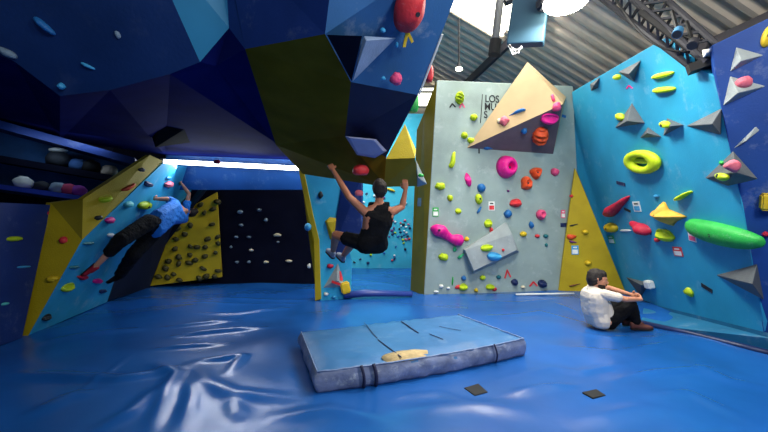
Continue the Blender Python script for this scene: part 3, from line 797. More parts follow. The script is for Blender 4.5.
# --- grey wall
GW = [
 ('crescent','lime',452,160,10,17,0,'lime banana shaped hold high on the left of the grey wall'),
 ('blob','lime',440,186.5,10,8,0,'lime knobbly hold near the left edge of the grey wall'),
 ('jug','magenta',468,180,6,14,15,'magenta slim hold left of the round blue hold'),
 ('egg','blue',481,188,8,9,0,'round blue hold on the grey wall below the pink ring hold'),
 ('blob','lime',450,198,6,6,0,'small lime hold under the knobbly lime one at the left'),
 ('egg','lime',478.5,199,7,11,10,'upright lime hold just below the round blue one'),
 ('jug','lime',458,211,6.5,6,0,'small two-tone lime hold left of the narrow blue pill'),
 ('pill','blue',479,210,8,4,60,'narrow blue pill hold below the upright lime one'),
 ('donut','magenta',505.5,167,19,23,0,'large round magenta hold with a dimple'),
 ('dish','orange',535,173,11,12,20,'orange dished hold, upper right one of the pair'),
 ('dish','orange',525.5,183.5,11,13,0,'orange dished hold, lower left one of the pair'),
 ('blob','pink',554.5,172,8,8,0,'pink hold at the right below the beige volume'),
 ('jug','red',515.5,203,12,9,0,'coral red hold in the middle of the grey wall'),
 ('blob','blue',507.5,214,8,8,0,'dark blue pinch left below the coral red hold'),
 ('dish','pink',540,214.5,9,10,0,'coral pink hold at the right of the grey wall'),
 ('blob','blue',531,225,5,7,0,'small dark blue hold below left of the coral pink one'),
 ('blob','red',537,236,5,4,0,'tiny red hold right of the small grey volume'),
 ('blob','teal',545.5,236,5,4,0,'tiny teal hold beside the tiny red one'),
 ('blob','teal',546,245,3,4,0,'tiny teal hold at the right above the bare lower wall'),
 ('blob','yellow',523,234,7,6,0,'small yellow hold at the right tip of the small grey volume'),
 ('blob','purple',508,191,2.6,2.6,0,'tiny purple dot hold under the big magenta hold'),
 ('jug','lime',488,223.5,8,9,0,'lime hold above the small grey volume'),
 ('chip','red',491,230,4,5,0,'small red chip under the lime hold above the small grey volume'),
 ('bean','magenta',447,235,38,30,-10,'long magenta dumbbell hold at the left of the grey wall'),
 ('chip','mint',454.5,249,4,6,0,'small green chip below the magenta dumbbell hold'),
 ('horn','mint',461,256,8,6,30,'green spike hold at the left tip of the small grey volume'),
 ('blob','lime',443.5,257,9,8,0,'lime hold below the magenta dumbbell hold'),
 ('blob','yellow',466.5,239,5,5,0,'small yellow hold at the right end of the dumbbell hold'),
 ('blob','blue',463.5,278,5,5,0,'small blue hold low on the left of the grey wall'),
 ('blob','lime',482.5,277.5,6,5,0,'small lime hold just under the small grey volume'),
 ('jug','lime',463,287,9,7,0,'lime hold in the bottom row, left one'),
 ('chip','red',457.5,287,6,4,20,'red chip beside the left lime hold of the bottom row'),
 ('pill','green',452.5,281,9,2.5,85,'thin green upright hold low on the left of the grey wall'),
 ('jug','lime',490,287,9,6,0,'lime hold in the bottom row, right one'),
 ('chip','red',494,289,5,4,-20,'red chip beside the right lime hold of the bottom row'),
 ('blob','teal',498.5,277,5,4,0,'small teal hold below the right part of the small grey volume'),
 ('blob','yellow',476,290,4,4,0,'tiny yellow hold in the bottom row between the two lime ones'),
 ('vee','red',507.5,274,7,10,5,'red forked tape mark low on the grey wall'),
 ('jug','navy',514.5,282,7,7,-30,'dark blue hold low in the middle of the grey wall'),
 ('vee','red',533.5,284,9,6,0,'red open tape mark beside the large dark blue foothold'),
 ('jug','navy',542,283.5,9,8,-20,'large dark blue foothold at the lower right of the grey wall'),
 ('blob','cream',523,287,5,3,0,'tiny cream hold at the lower edge of the grey wall'),
 ('blob','white',441,286,5,4,0,'chalky white foothold at the lower left corner, upper one'),
 ('blob','white',436,291.5,5,3,0,'chalky white foothold at the lower left corner, lowest one'),
 ('blob','white',448,288,4,3,0,'chalky white foothold left of the red chip in the bottom row'),
 ('finger','lime',459.5,98,9,13,-10,'lime ridged hold near the top left corner of the grey wall'),
 ('vee','black',452.5,105.5,7,5,0,'black forked tape mark under the top lime hold'),
 ('vee','pink',462,105.5,6,6,0,'pink forked tape mark under the top lime hold'),
 ('blob','lime',473.5,117.5,7.5,7,0,'lime hold left of the black lettering'),
 ('blob','lime',464,135.5,7,7,0,'lime hold left of the beige volume tip, upper one'),
 ('blob','lime',471,140.5,8,6,-10,'lime hold left of the beige volume tip, lower one'),
 ('horn','blue',489,148.5,12,6,-5,'blue beak hold under the left tip of the beige volume'),
 ('tape','black',479,151,1.3,5,0,'black tape strip under the left tip of the beige volume'),
 ('card','white',491.5,206,6,9,0,'white and red route card in the middle of the grey wall','red'),
 ('card','green',435.5,212,6,9,0,'green and white route card at the left edge of the grey wall','white'),
 ('card','pink',563,214,4,8,0,'pale pink route card beside the yellow wedge','white'),
 ('tape','navy',564,225,7,4,0,'dark tape strip under the pink route card'),
]
for g in GW: hold(*g[:7], PG, g[7], two=g[8] if len(g) > 8 else None, depth=.012 if g[0] in ('card', 'tape', 'vee') else None)
# yellow wedge right
for g in [('chip','red',571,196,4,3,0,'small red chip near the tip of the yellow wedge'), ('chip','orange',571,237,9,6,0,'orange red hold on the yellow wedge'),
          ('horn','purple',573,242,8,4,-15,'dark purple hold under the orange red one on the yellow wedge'), ('horn','dark',574,225,9,3,10,'dark brown slim hold above the orange one on the yellow wedge'),
          ('card','sky',575,250,7,9,0,'light blue route card on the yellow wedge','white'), ('horn','brown',575,285,12,3,10,'brown slim foothold low on the yellow wedge'),
          ('blob','yellow',585,232,7,5,0,'yellow hold on the yellow wedge, upper one'), ('blob','yellow',588,263,7,5,0,'yellow hold on the yellow wedge, lower one')]:
    hold(*g[:7], PW, g[7], two=g[8] if len(g) > 8 else None, depth=.012 if g[0] in ('card', 'tape', 'vee') else None)
# small plate on the mustard side board
PSD = Plane(side[0], side[1], side[-1])
hold('card', 'grey', 421, 199, 4.5, 18, 0, PSD, 'grey upright plate on the mustard side of the grey wall', cat='plate', name='wall_plate', depth=.03, two='grey')
# --- right wall
RW = [
 ('ring','lime',645,161,36,25,0,'lime ring hold with a hole high on the sky blue wall'),
 ('horn','crimson',620,206.5,25,20,35,'red club hold on the sky blue wall, upper left one'),
 ('horn','crimson',641,225.5,24,15,148,'red club hold on the sky blue wall, lower right one'),
 ('tape','black',627.5,210,7,2,-25,'black tape strip beside the upper red club hold'),
 ('tape','black',648.5,231.5,7,2,-35,'black tape strip beside the lower red club hold'),
 ('tape','navy',621,183.5,9,3,-15,'dark tape strip below the lime ring hold'),
 ('egg','yellow',612,227.5,12,10,0,'yellow round hold left of the red club holds'),
 ('star','amber',668,213,36,27,0,'amber yellow star hold in the middle of the sky blue wall'),
 ('crescent','lime',684.5,195,9,18,-62,'lime banana hold above the amber star'),
 ('jug','lime',665.5,235,19,11,-15,'flat lime hold below the amber star'),
 ('chip','red',657.5,240,6,4,0,'red chip behind the flat lime hold'),
 ('cactus','green',723,232.5,77,20,-13,'huge green ribbed cucumber shaped hold'),
 ('pill','lime',663.5,75,22,9,14,'lime bar hold, upper one of the pair at the top'),
 ('pill','lime',665,89.5,22,10,6,'lime bar hold, lower one of the pair at the top'),
 ('vee','magenta',629.5,87,7,4,0,'magenta tape mark under the top grey volume'),
 ('chip','lime',690,292,9,7,-20,'small lime foothold low on the sky blue wall'),
 ('tape','black',707,288,13,3,-32,'dark slanting tape strip right of the small lime foothold'),
 ('card','white',637,206.5,7,10,0,'white and blue route card between the red club holds','sky'),
 ('card','mint',611.5,239.5,6,8,0,'mint route card under the yellow round hold','white'),
 ('card','white',692.5,236.5,8,9,-15,'white and pink route card at the left end of the green hold','pink'),
 ('card','red',678,251.5,9,9,-5,'red and white route card under the green hold','white'),
 ('blob','white',625.5,230.5,12,2.5,0,'chalky white smear of a hold right of the yellow round hold'),
 ('blob','sky',657,196,5,3,0,'pale blue foothold left above the amber star'),
]
for g in RW: hold(*g[:7], PR, g[7], two=g[8] if len(g) > 8 else None, depth=.012 if g[0] in ('card', 'tape', 'vee') else (.03 if g[1] == 'white' and g[0] == 'blob' else None))
def vol(plane, base, peak, out, label, m=VOLG):
    b = [plane.at(*q) for q in base]; r = peak if isinstance(peak, list) else [peak]; o_ = out if isinstance(out, list) else [out]*len(r)
    ap = []
    for q, d in zip(r, o_):
        pl = Plane.__new__(Plane); pl.o = plane.o+plane.n*d; pl.n = plane.n; ap.append(pl.at(*q))
    return pyramid('climbing_volume', b, ap, m, label, 'volume', 'wooden volumes'), b, ap
def face(b, ap, *idx):
    pts = [(b+ap)[i] for i in idx]; return Plane(*pts)
_, b, a = vol(PR, [(705, 178), (733, 151), (758, 179), (728, 186)], (735, 172), .22, 'large grey pyramid volume at the blue corner carrying pink and lime holds')
f1 = face(b, a, 0, 1, 4)
hold('blob', 'rose', 731, 167.5, 15, 8, -12, face(b, a, 1, 2, 4), 'rose pink hold on the large grey pyramid volume')
hold('egg', 'lime', 723, 177, 12, 8, -10, f1, 'lime hold on the lower edge of the large grey pyramid volume')
hold('chip', 'green', 722, 163, 4, 4, 0, f1, 'small green chip on the left edge of the large grey pyramid volume')
_, b, a = vol(PR, [(716, 275), (757, 264), (764, 300)], (752, 284), .22, 'grey pyramid volume low at the right corner under the green hold')
_, b, a = vol(PR, [(626, 277), (650, 283), (641, 297)], (641, 285), .15, 'small grey volume low beside the sitting person')
hold('cube', 'white', 652, 284, 7, 8, -10, PR, 'small pale box hold beside the small low grey volume', depth=.12)
_, b, a = vol(PR, [(615, 128), (632, 103), (645, 123)], (627, 121), .2, 'dark grey pyramid volume high on the left of the sky blue wall', VOLG)
hold('egg', 'lime', 621, 116.5, 7, 9, -30, face(b, a, 0, 1, 3), 'lime hold on the edge of the high dark grey pyramid volume')
_, b, a = vol(PR, [(640, 138), (648, 127), (662, 137)], (647, 133), .14, 'small grey volume, lowest of the row on the sky blue wall')
_, b, a = vol(PR, [(663, 136), (667, 118), (684, 125)], (671, 126), .15, 'small grey volume with a lime hold on top')
hold('egg', 'lime', 673.5, 122.5, 11, 7, -10, PR, 'lime hold lying on the small grey volume of the row', lift=.1)
_, b, a = vol(PR, [(686, 126), (722, 108), (721, 135)], (712, 124), .16, 'wide grey volume left of the blue wall corner')
_, b, a = vol(PR, [(618, 72), (641, 60), (634, 82)], (629, 74), .18, 'grey volume near the top edge of the sky blue wall with a lime hold')
hold('egg', 'lime', 621.5, 76, 7, 6, 0, PR, 'lime hold at the left corner of the top grey volume', lift=.06)
_, b, a = vol(PR, [(590, 84), (600, 77), (598, 88), (591, 91)], (594, 85), .1, 'small slate volume near the top left of the sky blue wall')
# deep blue wall
_, b, a = vol(PD, [(730, 72), (736, 47), (764, 55)], (741, 61), .13, 'pale grey pointed volume, upper one on the deep blue wall', VOLL)
_, b, a = vol(PD, [(723, 106), (730, 76), (766, 86)], (738, 93), .16, 'pale grey pointed volume on the deep blue wall with a rose hold', VOLL)
hold('blob', 'rose', 743, 83.5, 17, 9, 5, face(b, a, 1, 2, 3), 'rose hold on the pointed volume of the deep blue wall')
_, b, a = vol(PD, [(733, 149), (756, 126), (760, 130)], (746, 141), .06, 'thin pale sliver volume on the deep blue wall', VOLL)
hold('egg', 'yellow', 768, 36, 13, 24, 0, PD, 'yellow rounded hold at the upper right edge of the picture')
hold('cube', 'yellow', 766, 201, 16, 18, 0, PD, 'yellow block hold at the right edge of the picture', depth=.14)
hold('blob', 'crimson', 766, 234, 9, 5, 0, PD, 'crimson hold at the right edge beside the tip of the green hold')
# --- big beige volume and small grey volume on the grey wall
bb = [PG.at(467, 148), PG.at(527, 93), PG.at(553, 154), PG.at(566, 97)]
top = P(527.5, 62, 8.02)
pk = P(563, 104, 7.5)
vt = empty('plywood_volume', PG.at(520, 120), 'big beige pyramid volume with a dark underside on top of the grey wall', 'volume', 'wooden volumes')
def tri_board(name, pts, th, m, parent, inn):
    return solid(name, [pts], th, m, parent, inn)
inn = (bb[0]+bb[2]+top)/3+V((.2, .1, 0))
solid('plywood_face', [[bb[0], top, pk]], .03, BEIGE, vt, inn)
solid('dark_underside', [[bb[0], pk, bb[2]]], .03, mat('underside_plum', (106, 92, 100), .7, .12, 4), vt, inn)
solid('right_side', [[pk, top, bb[3]], [pk, bb[3], bb[2]]], .03, BEIGE, vt, inn)
PBG = Plane(bb[0], top, pk); PBD = Plane(bb[0], pk, bb[2])
hold('bird', 'blue', 517, 112.5, 18, 8, 14, PBG, 'blue bird shaped hold on the beige volume')
hold('blob', 'rose', 504.5, 121, 9, 9, 0, PBG, 'pale pink hold on the beige volume')
hold('blob', 'cream', 499, 121, 4, 5, 0, PBG, 'small cream hold beside the pale pink one on the beige volume')
hold('egg', 'blue', 524, 130.5, 6, 5, 0, PBD, 'small blue hold under the dark side of the beige volume')
hold('finger', 'orange', 540, 135.5, 17, 16, 15, PBD, 'orange ridged jug under the dark side of the beige volume')
hold('jug', 'magenta', 549, 118, 17, 10, -5, PBD, 'magenta hold under the right tip of the beige volume')
o = hold('blob', 'pink', 557, 107, 9, 9, 0, PBG, 'pink hold on the right tip of the beige volume')
o = hold('blob', 'pink', 553, 98, 4, 8, 20, PBG, 'slim pink hold on the right edge of the beige volume')
hold('tape', 'blue', 563, 116, 6, 2.5, -20, PG, 'blue tape strip right of the beige volume', depth=.012)
_, b, a = vol(PG, [(463, 249), (506, 222), (519, 252), (472, 274)], [(465, 250), (512, 234), (474, 271), (517, 250)], [.16, .16, .22, .22], 'small pale grey wedge volume low on the grey wall', VOLL)
PSV = face(b, a, 4, 5, 7)
hold('jug', 'lime', 486.5, 248, 13, 7, 8, PSV, 'lime hold on the small grey wedge volume')
hold('jug', 'sky', 494, 256.5, 15, 9, -5, PSV, 'sky blue hold on the small grey wedge volume')
hold('chip', 'red', 503, 250, 3, 3, 0, PSV, 'tiny red chip on the small grey wedge volume')
# --- boulder holds
hold('egg', 'red', 408, 8, 26, 52, -4, PBF, 'large red egg hold at the top of the hanging boulder', depth=.16)
hold('tape', 'yellow', 405.5, 40, 3, 14, 3, PBF, 'yellow tape strip under the red egg hold, long one', depth=.008)
hold('tape', 'yellow', 410.5, 38, 3, 9, 42, PBF, 'yellow tape strip under the red egg hold, short slanting one', depth=.008)
hold('blob', 'pink', 395.5, 78, 10, 12, 0, PBF, 'pink red hold on the lower blue face of the hanging boulder')
hold('egg', 'sky', 382.5, 30, 4.5, 5, 0, PBF, 'tiny pale bolt-on hold on the blue face of the boulder')
hold('chip', 'sky', 396.5, 45, 3, 6, 10, PBF, 'tiny pale blue chip under the red egg hold')
hold('chip', 'sky', 383, 78, 4, 4, 0, PBF, 'tiny pale blue chip left of the pink red hold')
_, b, a = vol(PBF, [(352, 82), (364, 36), (396, 38)], (366, 40), .10, 'pale triangular volume at the left of the boulder front', mat('lilac_grey_volume', (140, 160, 190), .6, .15, 4, .2, 60, chalk=.3))
_, b, a = vol(PBL, [(345, 136), (376, 139), (387, 151), (375, 158), (357, 155)], [(349, 137.5), (374, 140), (383, 151), (373, 156), (358, 153.5)], .05, 'pale flat volume on the navy underside of the boulder', mat('lavender_volume', (150, 156, 196), .6, .1, 4))
PSI = Plane(bH, bK, bI)
o = lump('climbing_hold', P(413, 112, 4.75), .14, .14, .30, hcol('green'), 'green rounded hold behind the right edge of the boulder', 'climbing hold', 31, 'climbing holds')
o = lump('climbing_hold', P(429, 82, 4.5), .1, .14, .24, hcol('red'), 'coral hold peeking out behind the white edge of the boulder', 'climbing hold', 32, 'climbing holds')
o = lump('climbing_hold', P(361, 175, 5.3), .22, .16, .16, hcol('red'), 'dull red hold on the dark belly above the climber in black', 'climbing hold', 33, 'climbing holds')
o = lump('climbing_hold', P(359, 196, 5.6), .12, .1, .10, hcol('rose'), 'small pale pink hold in the gap left of the climber in black', 'climbing hold', 34, 'climbing holds')
# yellow pyramid volume on the boulder
yv = empty('plywood_volume', P(402, 165, 5.2), 'yellow pyramid volume beside the climber in black', 'volume', 'wooden volumes')
y0, y1, y2, y3, y4 = P(405, 124, 5.5), P(386, 159, 5.15), P(415, 158, 4.95), P(418, 186, 5.3), P(384, 187, 5.45)
iy = P(404, 160, 5.6)
solid('yellow_top_face', [[y0, y1, y2]], .03, YEL, yv, iy)
solid('shaded_lower_face', [[y1, y2, y4], [y2, y3, y4]], .03, OLIVE, yv, iy)  # duller yellow than the lit top, shade put into the colour
solid('right_face', [[y0, y2, P(416, 150, 5.6)]], .02, YEL, yv, iy)
pyramid('climbing_volume', [P(416, 160, 5.05), P(427, 184, 5.25), P(417, 187, 5.32)], P(418, 178, 5.1), VOLL, 'small white triangular volume right of the yellow pyramid volume')
lump('climbing_hold', P(421, 177, 5.08), .075, .06, .05, hcol('green'), 'bright green hold on the small white triangular volume', 'climbing hold', 41, 'climbing holds')
# --- blurred pale holds on the prow
for g in [('blob','grey',8,53,22,7,-28,PPF,'pale long hold at the left end of the blue overhang'), ('pill','grey',118,35,5,14,10,PPF,'pale upright hold in the middle of the blue overhang'),
          ('pill','sky',88,66,16,5,-25,PPF,'pale blue slanting hold near the lower edge of the blue overhang'), ('blob','sky',62,86,9,6,-30,PPF,'pale blue hold at the lower corner of the blue overhang'),
          ('pill','blue',45,26,28,10,-40,PPF,'dull blue slanting bar at the upper left of the blue overhang')]:
    hold(*g[:7], g[7], g[8])
lump('climbing_hold', P(201, 79, 4.15), .16, .12, .09, hcol('brown'), 'dull brown hold under the lower edge of the cyan panel', 'climbing hold', 51, 'climbing holds')
# --- light blue panel by the cave post
_, b, a = vol(PT, [(325, 221), (330, 217), (337, 218), (335, 239), (330, 240)], [(327, 222), (335, 222), (333, 236)], [.08, .08, .08], 'yellow square volume on the light blue panel by the cave', YEL)
_, b, a = vol(PT, [(323, 288), (338, 263), (345, 287)], (337, 280), .15, 'white triangular volume with red tape low on the light blue panel', VOLL)
hold('cube', 'yellow', 345, 287, 10, 12, 15, PT, 'yellow block hold at the foot of the white triangular volume', depth=.12)
hold('tape', 'red', 336, 283, 9, 2.5, -20, face(b, a, 0, 1, 3), 'red tape strip on the white triangular volume', depth=.01)
hold('tape', 'red', 341, 276, 3, 9, -10, face(b, a, 1, 2, 3), 'red upright tape strip on the white triangular volume', depth=.01)
hold('blob', 'dark', 320.5, 195, 5, 8, 0, PT, 'small dark hold near the top of the light blue panel')
hold('egg', 'sky', 308, 227, 7, 8, 0, PP, 'pale round hold on the yellow edge board of the cave', lift=.0)
hold('blob', 'crimson', 330, 266, 7, 5, 0, PT, 'dark red hold above the white triangular volume')
hold('blob', 'white', 326, 294, 5, 4, 0, PT, 'chalky white foothold at the foot of the light blue panel, left one')
hold('blob', 'sky', 334, 297, 5, 3, 0, PT, 'pale blue foothold at the foot of the light blue panel')
# --- left walls
PTY = Plane(TOPY[0], TOPY[1], TOPY[3])
for g in [('jug','orange',127,187,17,7,25,PTY,'orange red hold on the yellow upper band'), ('jug','lime',105,199,14,8,10,PTY,'olive lime hold on the yellow upper band'),
          ('blob','dark',140,170,9,5,0,PTY,'dark hold near the top of the yellow upper band'), ('blob','dark',98,218,9,5,10,PTY,'dark hold low on the yellow upper band'),
          ('chip','red',64,240,8,7,15,PY,'red hold on the yellow lower band'), ('blob','yellow',53,279,11,7,0,PY,'yellow hold on the yellow lower band'),
          ('chip','crimson',47,213,5,4,0,PY,'tiny crimson hold at the top edge of the yellow lower band'),
          ('pill','lime',13,239,17,8,3,PN,'lime bar hold on the dark blue wall at the left edge'), ('pill','sky',23,267,15,4,4,PN,'thin pale blue hold on the dark blue wall at the left edge'),
          ('pill','aqua',4,304,9,5,10,PN,'pale hold low on the dark blue wall at the left edge'),
          ('blob','magenta',109,220,9,6,0,PL,'magenta hold left of the climber in blue'), ('egg','lime',144,205,13,8,0,PL,'lime round hold under the left hand of the climber in blue'),
          ('egg','aqua',128,204,9,6,0,PL,'pale aqua hold left of the lime round hold'), ('blob','rose',168,184,9,6,0,PL,'rose hold between the hands of the climber in blue'),
          ('blob','navy',148,184,9,5,-20,PL,'navy hold near the top of the light blue overhang'), ('chip','sky',168,178,5,3,0,PL,'tiny pale chip above the rose hold'),
          ('blob','white',111,235,8,4,0,PL,'white hold at the knee of the climber in blue'), ('pill','teal',88,243,11,4,5,PL,'thin teal hold at the left edge of the light blue overhang'),
          ('jug','lime',67,287,13,7,15,PL,'lime foothold low on the light blue overhang'), ('pill','teal',74,267,10,4,5,PL,'teal foothold left of the shoe of the climber in blue'),
          ('jug','dark',46,317,9,5,20,PL,'dark foothold near the floor on the light blue overhang'), ('blob','magenta',97,281,9,5,0,PL,'magenta foothold under the shoe of the climber in blue'),
          ('blob','crimson',82,277,10,5,0,PL,'crimson foothold left of the shoe of the climber in blue'), ('chip','navy',102,291,8,4,0,PL,'small navy foothold near the floor right of the magenta foothold')]:
    hold(*g[:7], g[7], g[8])
# small holds on the dark cave wall
for i, (x, y, w, h, c) in enumerate([(240,212,6,4,'grey'),(259,210,5,3,'grey'),(266,220,4,4,'grey'),(241,225,5,3,'grey'),(277,235,8,4,'cream'),(236,237,5,2.5,'grey'),(249,237,5,2.5,'grey'),(251,250,5,3,'cream'),(237,262,4,3,'grey'),(249,262,4,3,'grey'),(266,262,6,3,'cream'),(289,261,7,3,'cream'),(309,266,4,5,'white'),(231,247,3,3,'grey'),(278,242,3,2,'grey')]):
    lab = {'grey': 'small grey hold on the dark back wall of the cave', 'cream': 'small cream hold on the dark back wall of the cave', 'white': 'small white hold on the dark cave wall beside the yellow edge board'}[c]
    hold('blob', c, x, y, w, h, 0, PC, lab, group='holds on the dark cave wall')
# dark holds on the yellow cave wedge
rng = random.Random(5); spots = []
while len(spots) < 36:
    x, y = rng.uniform(156, 219), rng.uniform(200, 281)
    if x < 166+(244-y)*.95-4 if y < 244 else x < 150+(287-y)*.40+3: continue
    if all(math.hypot(x-a, y-b) > 6.5 for a, b in spots): spots.append((x, y))
for x, y in spots:
    hold('blob', 'umber', x, y, rng.uniform(5, 8.5), rng.uniform(4, 6.5), rng.uniform(-40, 40), PCW, 'dark knobbly hold on the yellow wedge in the cave', group='holds on the yellow cave wedge')
# holds on the far turquoise wall
rng = random.Random(11); cols = ['navy', 'white', 'purple', 'lime', 'rose', 'blue', 'red', 'dark', 'white', 'navy']; names = {'lime': 'lime green', 'rose': 'pink'}
spots = []
while len(spots) < 62:
    if len(spots) < 26: x, y = rng.gauss(400, 6), rng.gauss(231, 8)
    else: x, y = rng.uniform(348, 411), rng.uniform(188, 263)
    if x > 411 or y > 264 or y < 186: continue
    if all(math.hypot(x-a, y-b) > 2.6 for a, b in spots): spots.append((x, y))
for i, (x, y) in enumerate(spots):
    c = cols[i % 10]
    hold('blob', c, x, y, rng.uniform(1.8, 3.4), rng.uniform(1.5, 2.7), rng.uniform(-40, 40), PB, 'small %s hold on the far turquoise wall' % names.get(c, c), group='holds on the far turquoise wall')
hold('pill', 'yellow', 391, 190, 9, 4, -20, PB, 'orange yellow bar hold high on the far turquoise wall', group='holds on the far turquoise wall')

# --- lettering on the grey wall
lt = empty('wall_lettering', PG.at(490, 105), 'black lettering LOS MU S with a bar at its left on the grey wall', 'lettering')
wm = hcol('black'); bm = bmesh.new()
bar_bm(bm, PG.at(482.3, 94.5)+PG.n*.004, PG.at(480.3, 123)+PG.n*.004, .034, .008); fin('bar', bm, wm, lt)
for txt, x, y, hpx in (('LOS', 484.8, 101.8, 7.2), ('MU', 484.2, 109.8, 7.2), ('S', 483.7, 117.8, 7.2)):
    cu = bpy.data.curves.new('t', 'FONT'); cu.body = txt; cu.size = hpx/F*8.2/.70; cu.extrude = .004; cu.offset = .001; cu.space_character = .95
    ob = bpy.data.objects.new('t', cu); C.objects.link(ob)
    bpy.context.view_layer.update()
    me = bpy.data.meshes.new_from_object(ob.evaluated_get(bpy.context.evaluated_depsgraph_get())); bpy.data.objects.remove(ob)
    u = (GB-GA).normalized(); nrm = PG.n; M = Matrix((u, V((0, 0, 1)), nrm)).transposed().to_4x4()
    me.transform(Matrix.Translation(PG.at(x, y)+nrm*.005) @ M @ Matrix.Diagonal((.88, 1, 1, 1)))
    me.materials.clear(); link('letters', me, wm, lt)
lump('climbing_hold', P(217, 164, 8.0), .14, .1, .1, hcol('crimson'), 'small red hold in front of the glowing tube lamp', 'climbing hold', 61, 'climbing holds')
# ------------------------------------------------------------------ people
SKIN = mat('skin_tone', (206, 142, 112), .55, .08, 8, .1, 90)
SKIN2 = mat('skin_tone_tan', (176, 112, 84), .55, .1, 8, .1, 90)
HAIR = mat('dark_brown_hair', (30, 20, 18), .6, .3, 30, .5, 120)
TEE = mat('cream_white_cotton', (226, 214, 200), .85, .06, 6, .25, 30)
TEEB = mat('bright_blue_cotton', (24, 116, 205), .8, .1, 6, .25, 30)
BLK = mat('black_cloth', (9, 9, 14), .9, .3, 6, .2, 30, spec=.15)
SHOER = mat('red_rubber', (170, 28, 50), .6, .2, 8)
def hull_into(bm, sph, sub=2):
    """convex hull of a few spheres (centre, radius): one tapered limb or trunk piece"""
    t = bmesh.new()
    for p, r in sph:
        q = bmesh.ops.create_icosphere(t, subdivisions=sub, radius=r)
        bmesh.ops.translate(t, vec=V(p), verts=q['verts'])
    h = bmesh.ops.convex_hull(t, input=t.verts[:])
    junk = [g for g in h['geom_interior']+h['geom_unused'] if isinstance(g, bmesh.types.BMVert)]
    bmesh.ops.delete(t, geom=list(set(junk)), context='VERTS')
    loose = [v for v in t.verts if not v.link_faces]
    if loose: bmesh.ops.delete(t, geom=loose, context='VERTS')
    me = bpy.data.meshes.new('tmp'); t.to_mesh(me); t.free(); bm.from_mesh(me); bpy.data.meshes.remove(me)
def grow(name, groups, m, parent=None, voxel=.008, smooth=6, cuts=(), fold=0.0):
    """one continuous surface grown over overlapping tapered pieces; cuts = planes (point, normal) whose outer side is removed and capped"""
    bm = bmesh.new()
    for g in groups: hull_into(bm, g)
    me = bpy.data.meshes.new(name); bm.to_mesh(me); bm.free()
    o = bpy.data.objects.new(name, me); C.objects.link(o)
    r = o.modifiers.new('r', 'REMESH'); r.mode = 'VOXEL'; r.voxel_size = voxel
    s = o.modifiers.new('s', 'SMOOTH'); s.iterations = smooth; s.factor = .5
    bpy.context.view_layer.update()
    me2 = bpy.data.meshes.new_from_object(o.evaluated_get(bpy.context.evaluated_depsgraph_get()))
    bpy.data.objects.remove(o); bpy.data.meshes.remove(me)
    bm = bmesh.new(); bm.from_mesh(me2); bpy.data.meshes.remove(me2)
    if fold:
        bm.normal_update()
        for v in bm.verts:
            v.co += v.normal*(fold*noise.noise(V((v.co.x*9, v.co.y*9, v.co.z*17)))+fold*.5*noise.noise(v.co*34))
    for p, n in cuts:
        bmesh.ops.bisect_plane(bm, geom=bm.verts[:]+bm.edges[:]+bm.faces[:], plane_co=p, plane_no=n, clear_outer=True)
        ed = [e for e in bm.edges if len(e.link_faces) == 1]
        if ed: bmesh.ops.holes_fill(bm, edges=ed, sides=0)
    return fin(name, bm, m, parent, smooth=True)
def hand_groups(wrist, fwd, palm_n, side, L=.18, curl=.9, spread=.0):
    """palm, four fingers and a thumb; fwd = direction of the fingers, palm_n = towards the inside of the hand, side = towards the thumb"""
    f, n = V(fwd).normalized(), V(palm_n).normalized(); s = (V(side)-f*V(side).dot(f)).normalized(); n = (n-f*n.dot(f)-s*n.dot(s)).normalized()
    w = V(wrist); G = []
    pl = L*.5
    G.append([(w, .024), (w+f*pl+s*.026, .014), (w+f*pl-s*.028, .013), (w+f*pl*.45+s*.026, .017), (w+f*pl*.4-s*.024, .016)])
    for k, (off, ln) in enumerate(((.030, .92), (.010, 1.0), (-.011, .94), (-.031, .76))):
        p = w+f*pl*.95+s*off; seg = L*.5*ln/3*1.0; a = 0; pts = [p]
        for j in range(3):
            a += curl*(.7 if j == 0 else 1)*.75
            p = p+(f*math.cos(a)+n*math.sin(a)+s*spread*off*8)*seg*(1.15-.12*j); pts.append(p)
        rr = (.0098, .0092, .0086, .0076)
        for j in range(3): G.append([(pts[j], rr[j]), (pts[j+1], rr[j+1])])
    t0 = w+f*pl*.28+s*.026; t1 = t0+(f*.55+s*.7+n*.35).normalized()*.036; t2 = t1+(f*.85+s*.15+n*.5).normalized()*.030; t3 = t2+(f*.8-s*.1+n*.6).normalized()*.022
    for a_, b_, r0, r1 in ((t0, t1, .015, .012), (t1, t2, .012, .0105), (t2, t3, .0105, .0085)): G.append([(a_, r0), (b_, r1)])
    return G
def head_groups(c, fwd, up, s=1.0):
    f = V(fwd).normalized(); u = (V(up)-f*V(up).dot(f)).normalized(); r = f.cross(u)
    def q(a, b, d): return V(c)+(f*a+u*b+r*d)*s
    G = [[(q(-.018, .028, 0), .082*s), (q(.028, .022, .0), .072*s), (q(-.03, .01, 0), .078*s)],
         [(q(.045, -.01, .028), .042*s), (q(.045, -.01, -.028), .042*s), (q(.062, -.078, 0), .030*s), (q(.0, -.055, .035), .030*s), (q(.0, -.055, -.035), .030*s)],
         [(q(.094, .012, 0), .010*s), (q(.112, -.022, 0), .013*s), (q(.098, -.030, .010), .011*s), (q(.098, -.03, -.010), .011*s)],
         [(q(.088, .030, .032), .011*s), (q(.090, .030, -.032), .011*s)],
         [(q(.092, -.052, .014), .009*s), (q(.092, -.052, -.014), .009*s)], [(q(.088, -.064, .012), .010*s), (q(.088, -.064, -.012), .010*s)]]
    for sg in (1, -1):
        G.append([(q(-.004, .018, .076*sg), .010*s), (q(-.016, .022, .086*sg), .010*s), (q(-.010, -.022, .079*sg), .009*s)])
    return G, q
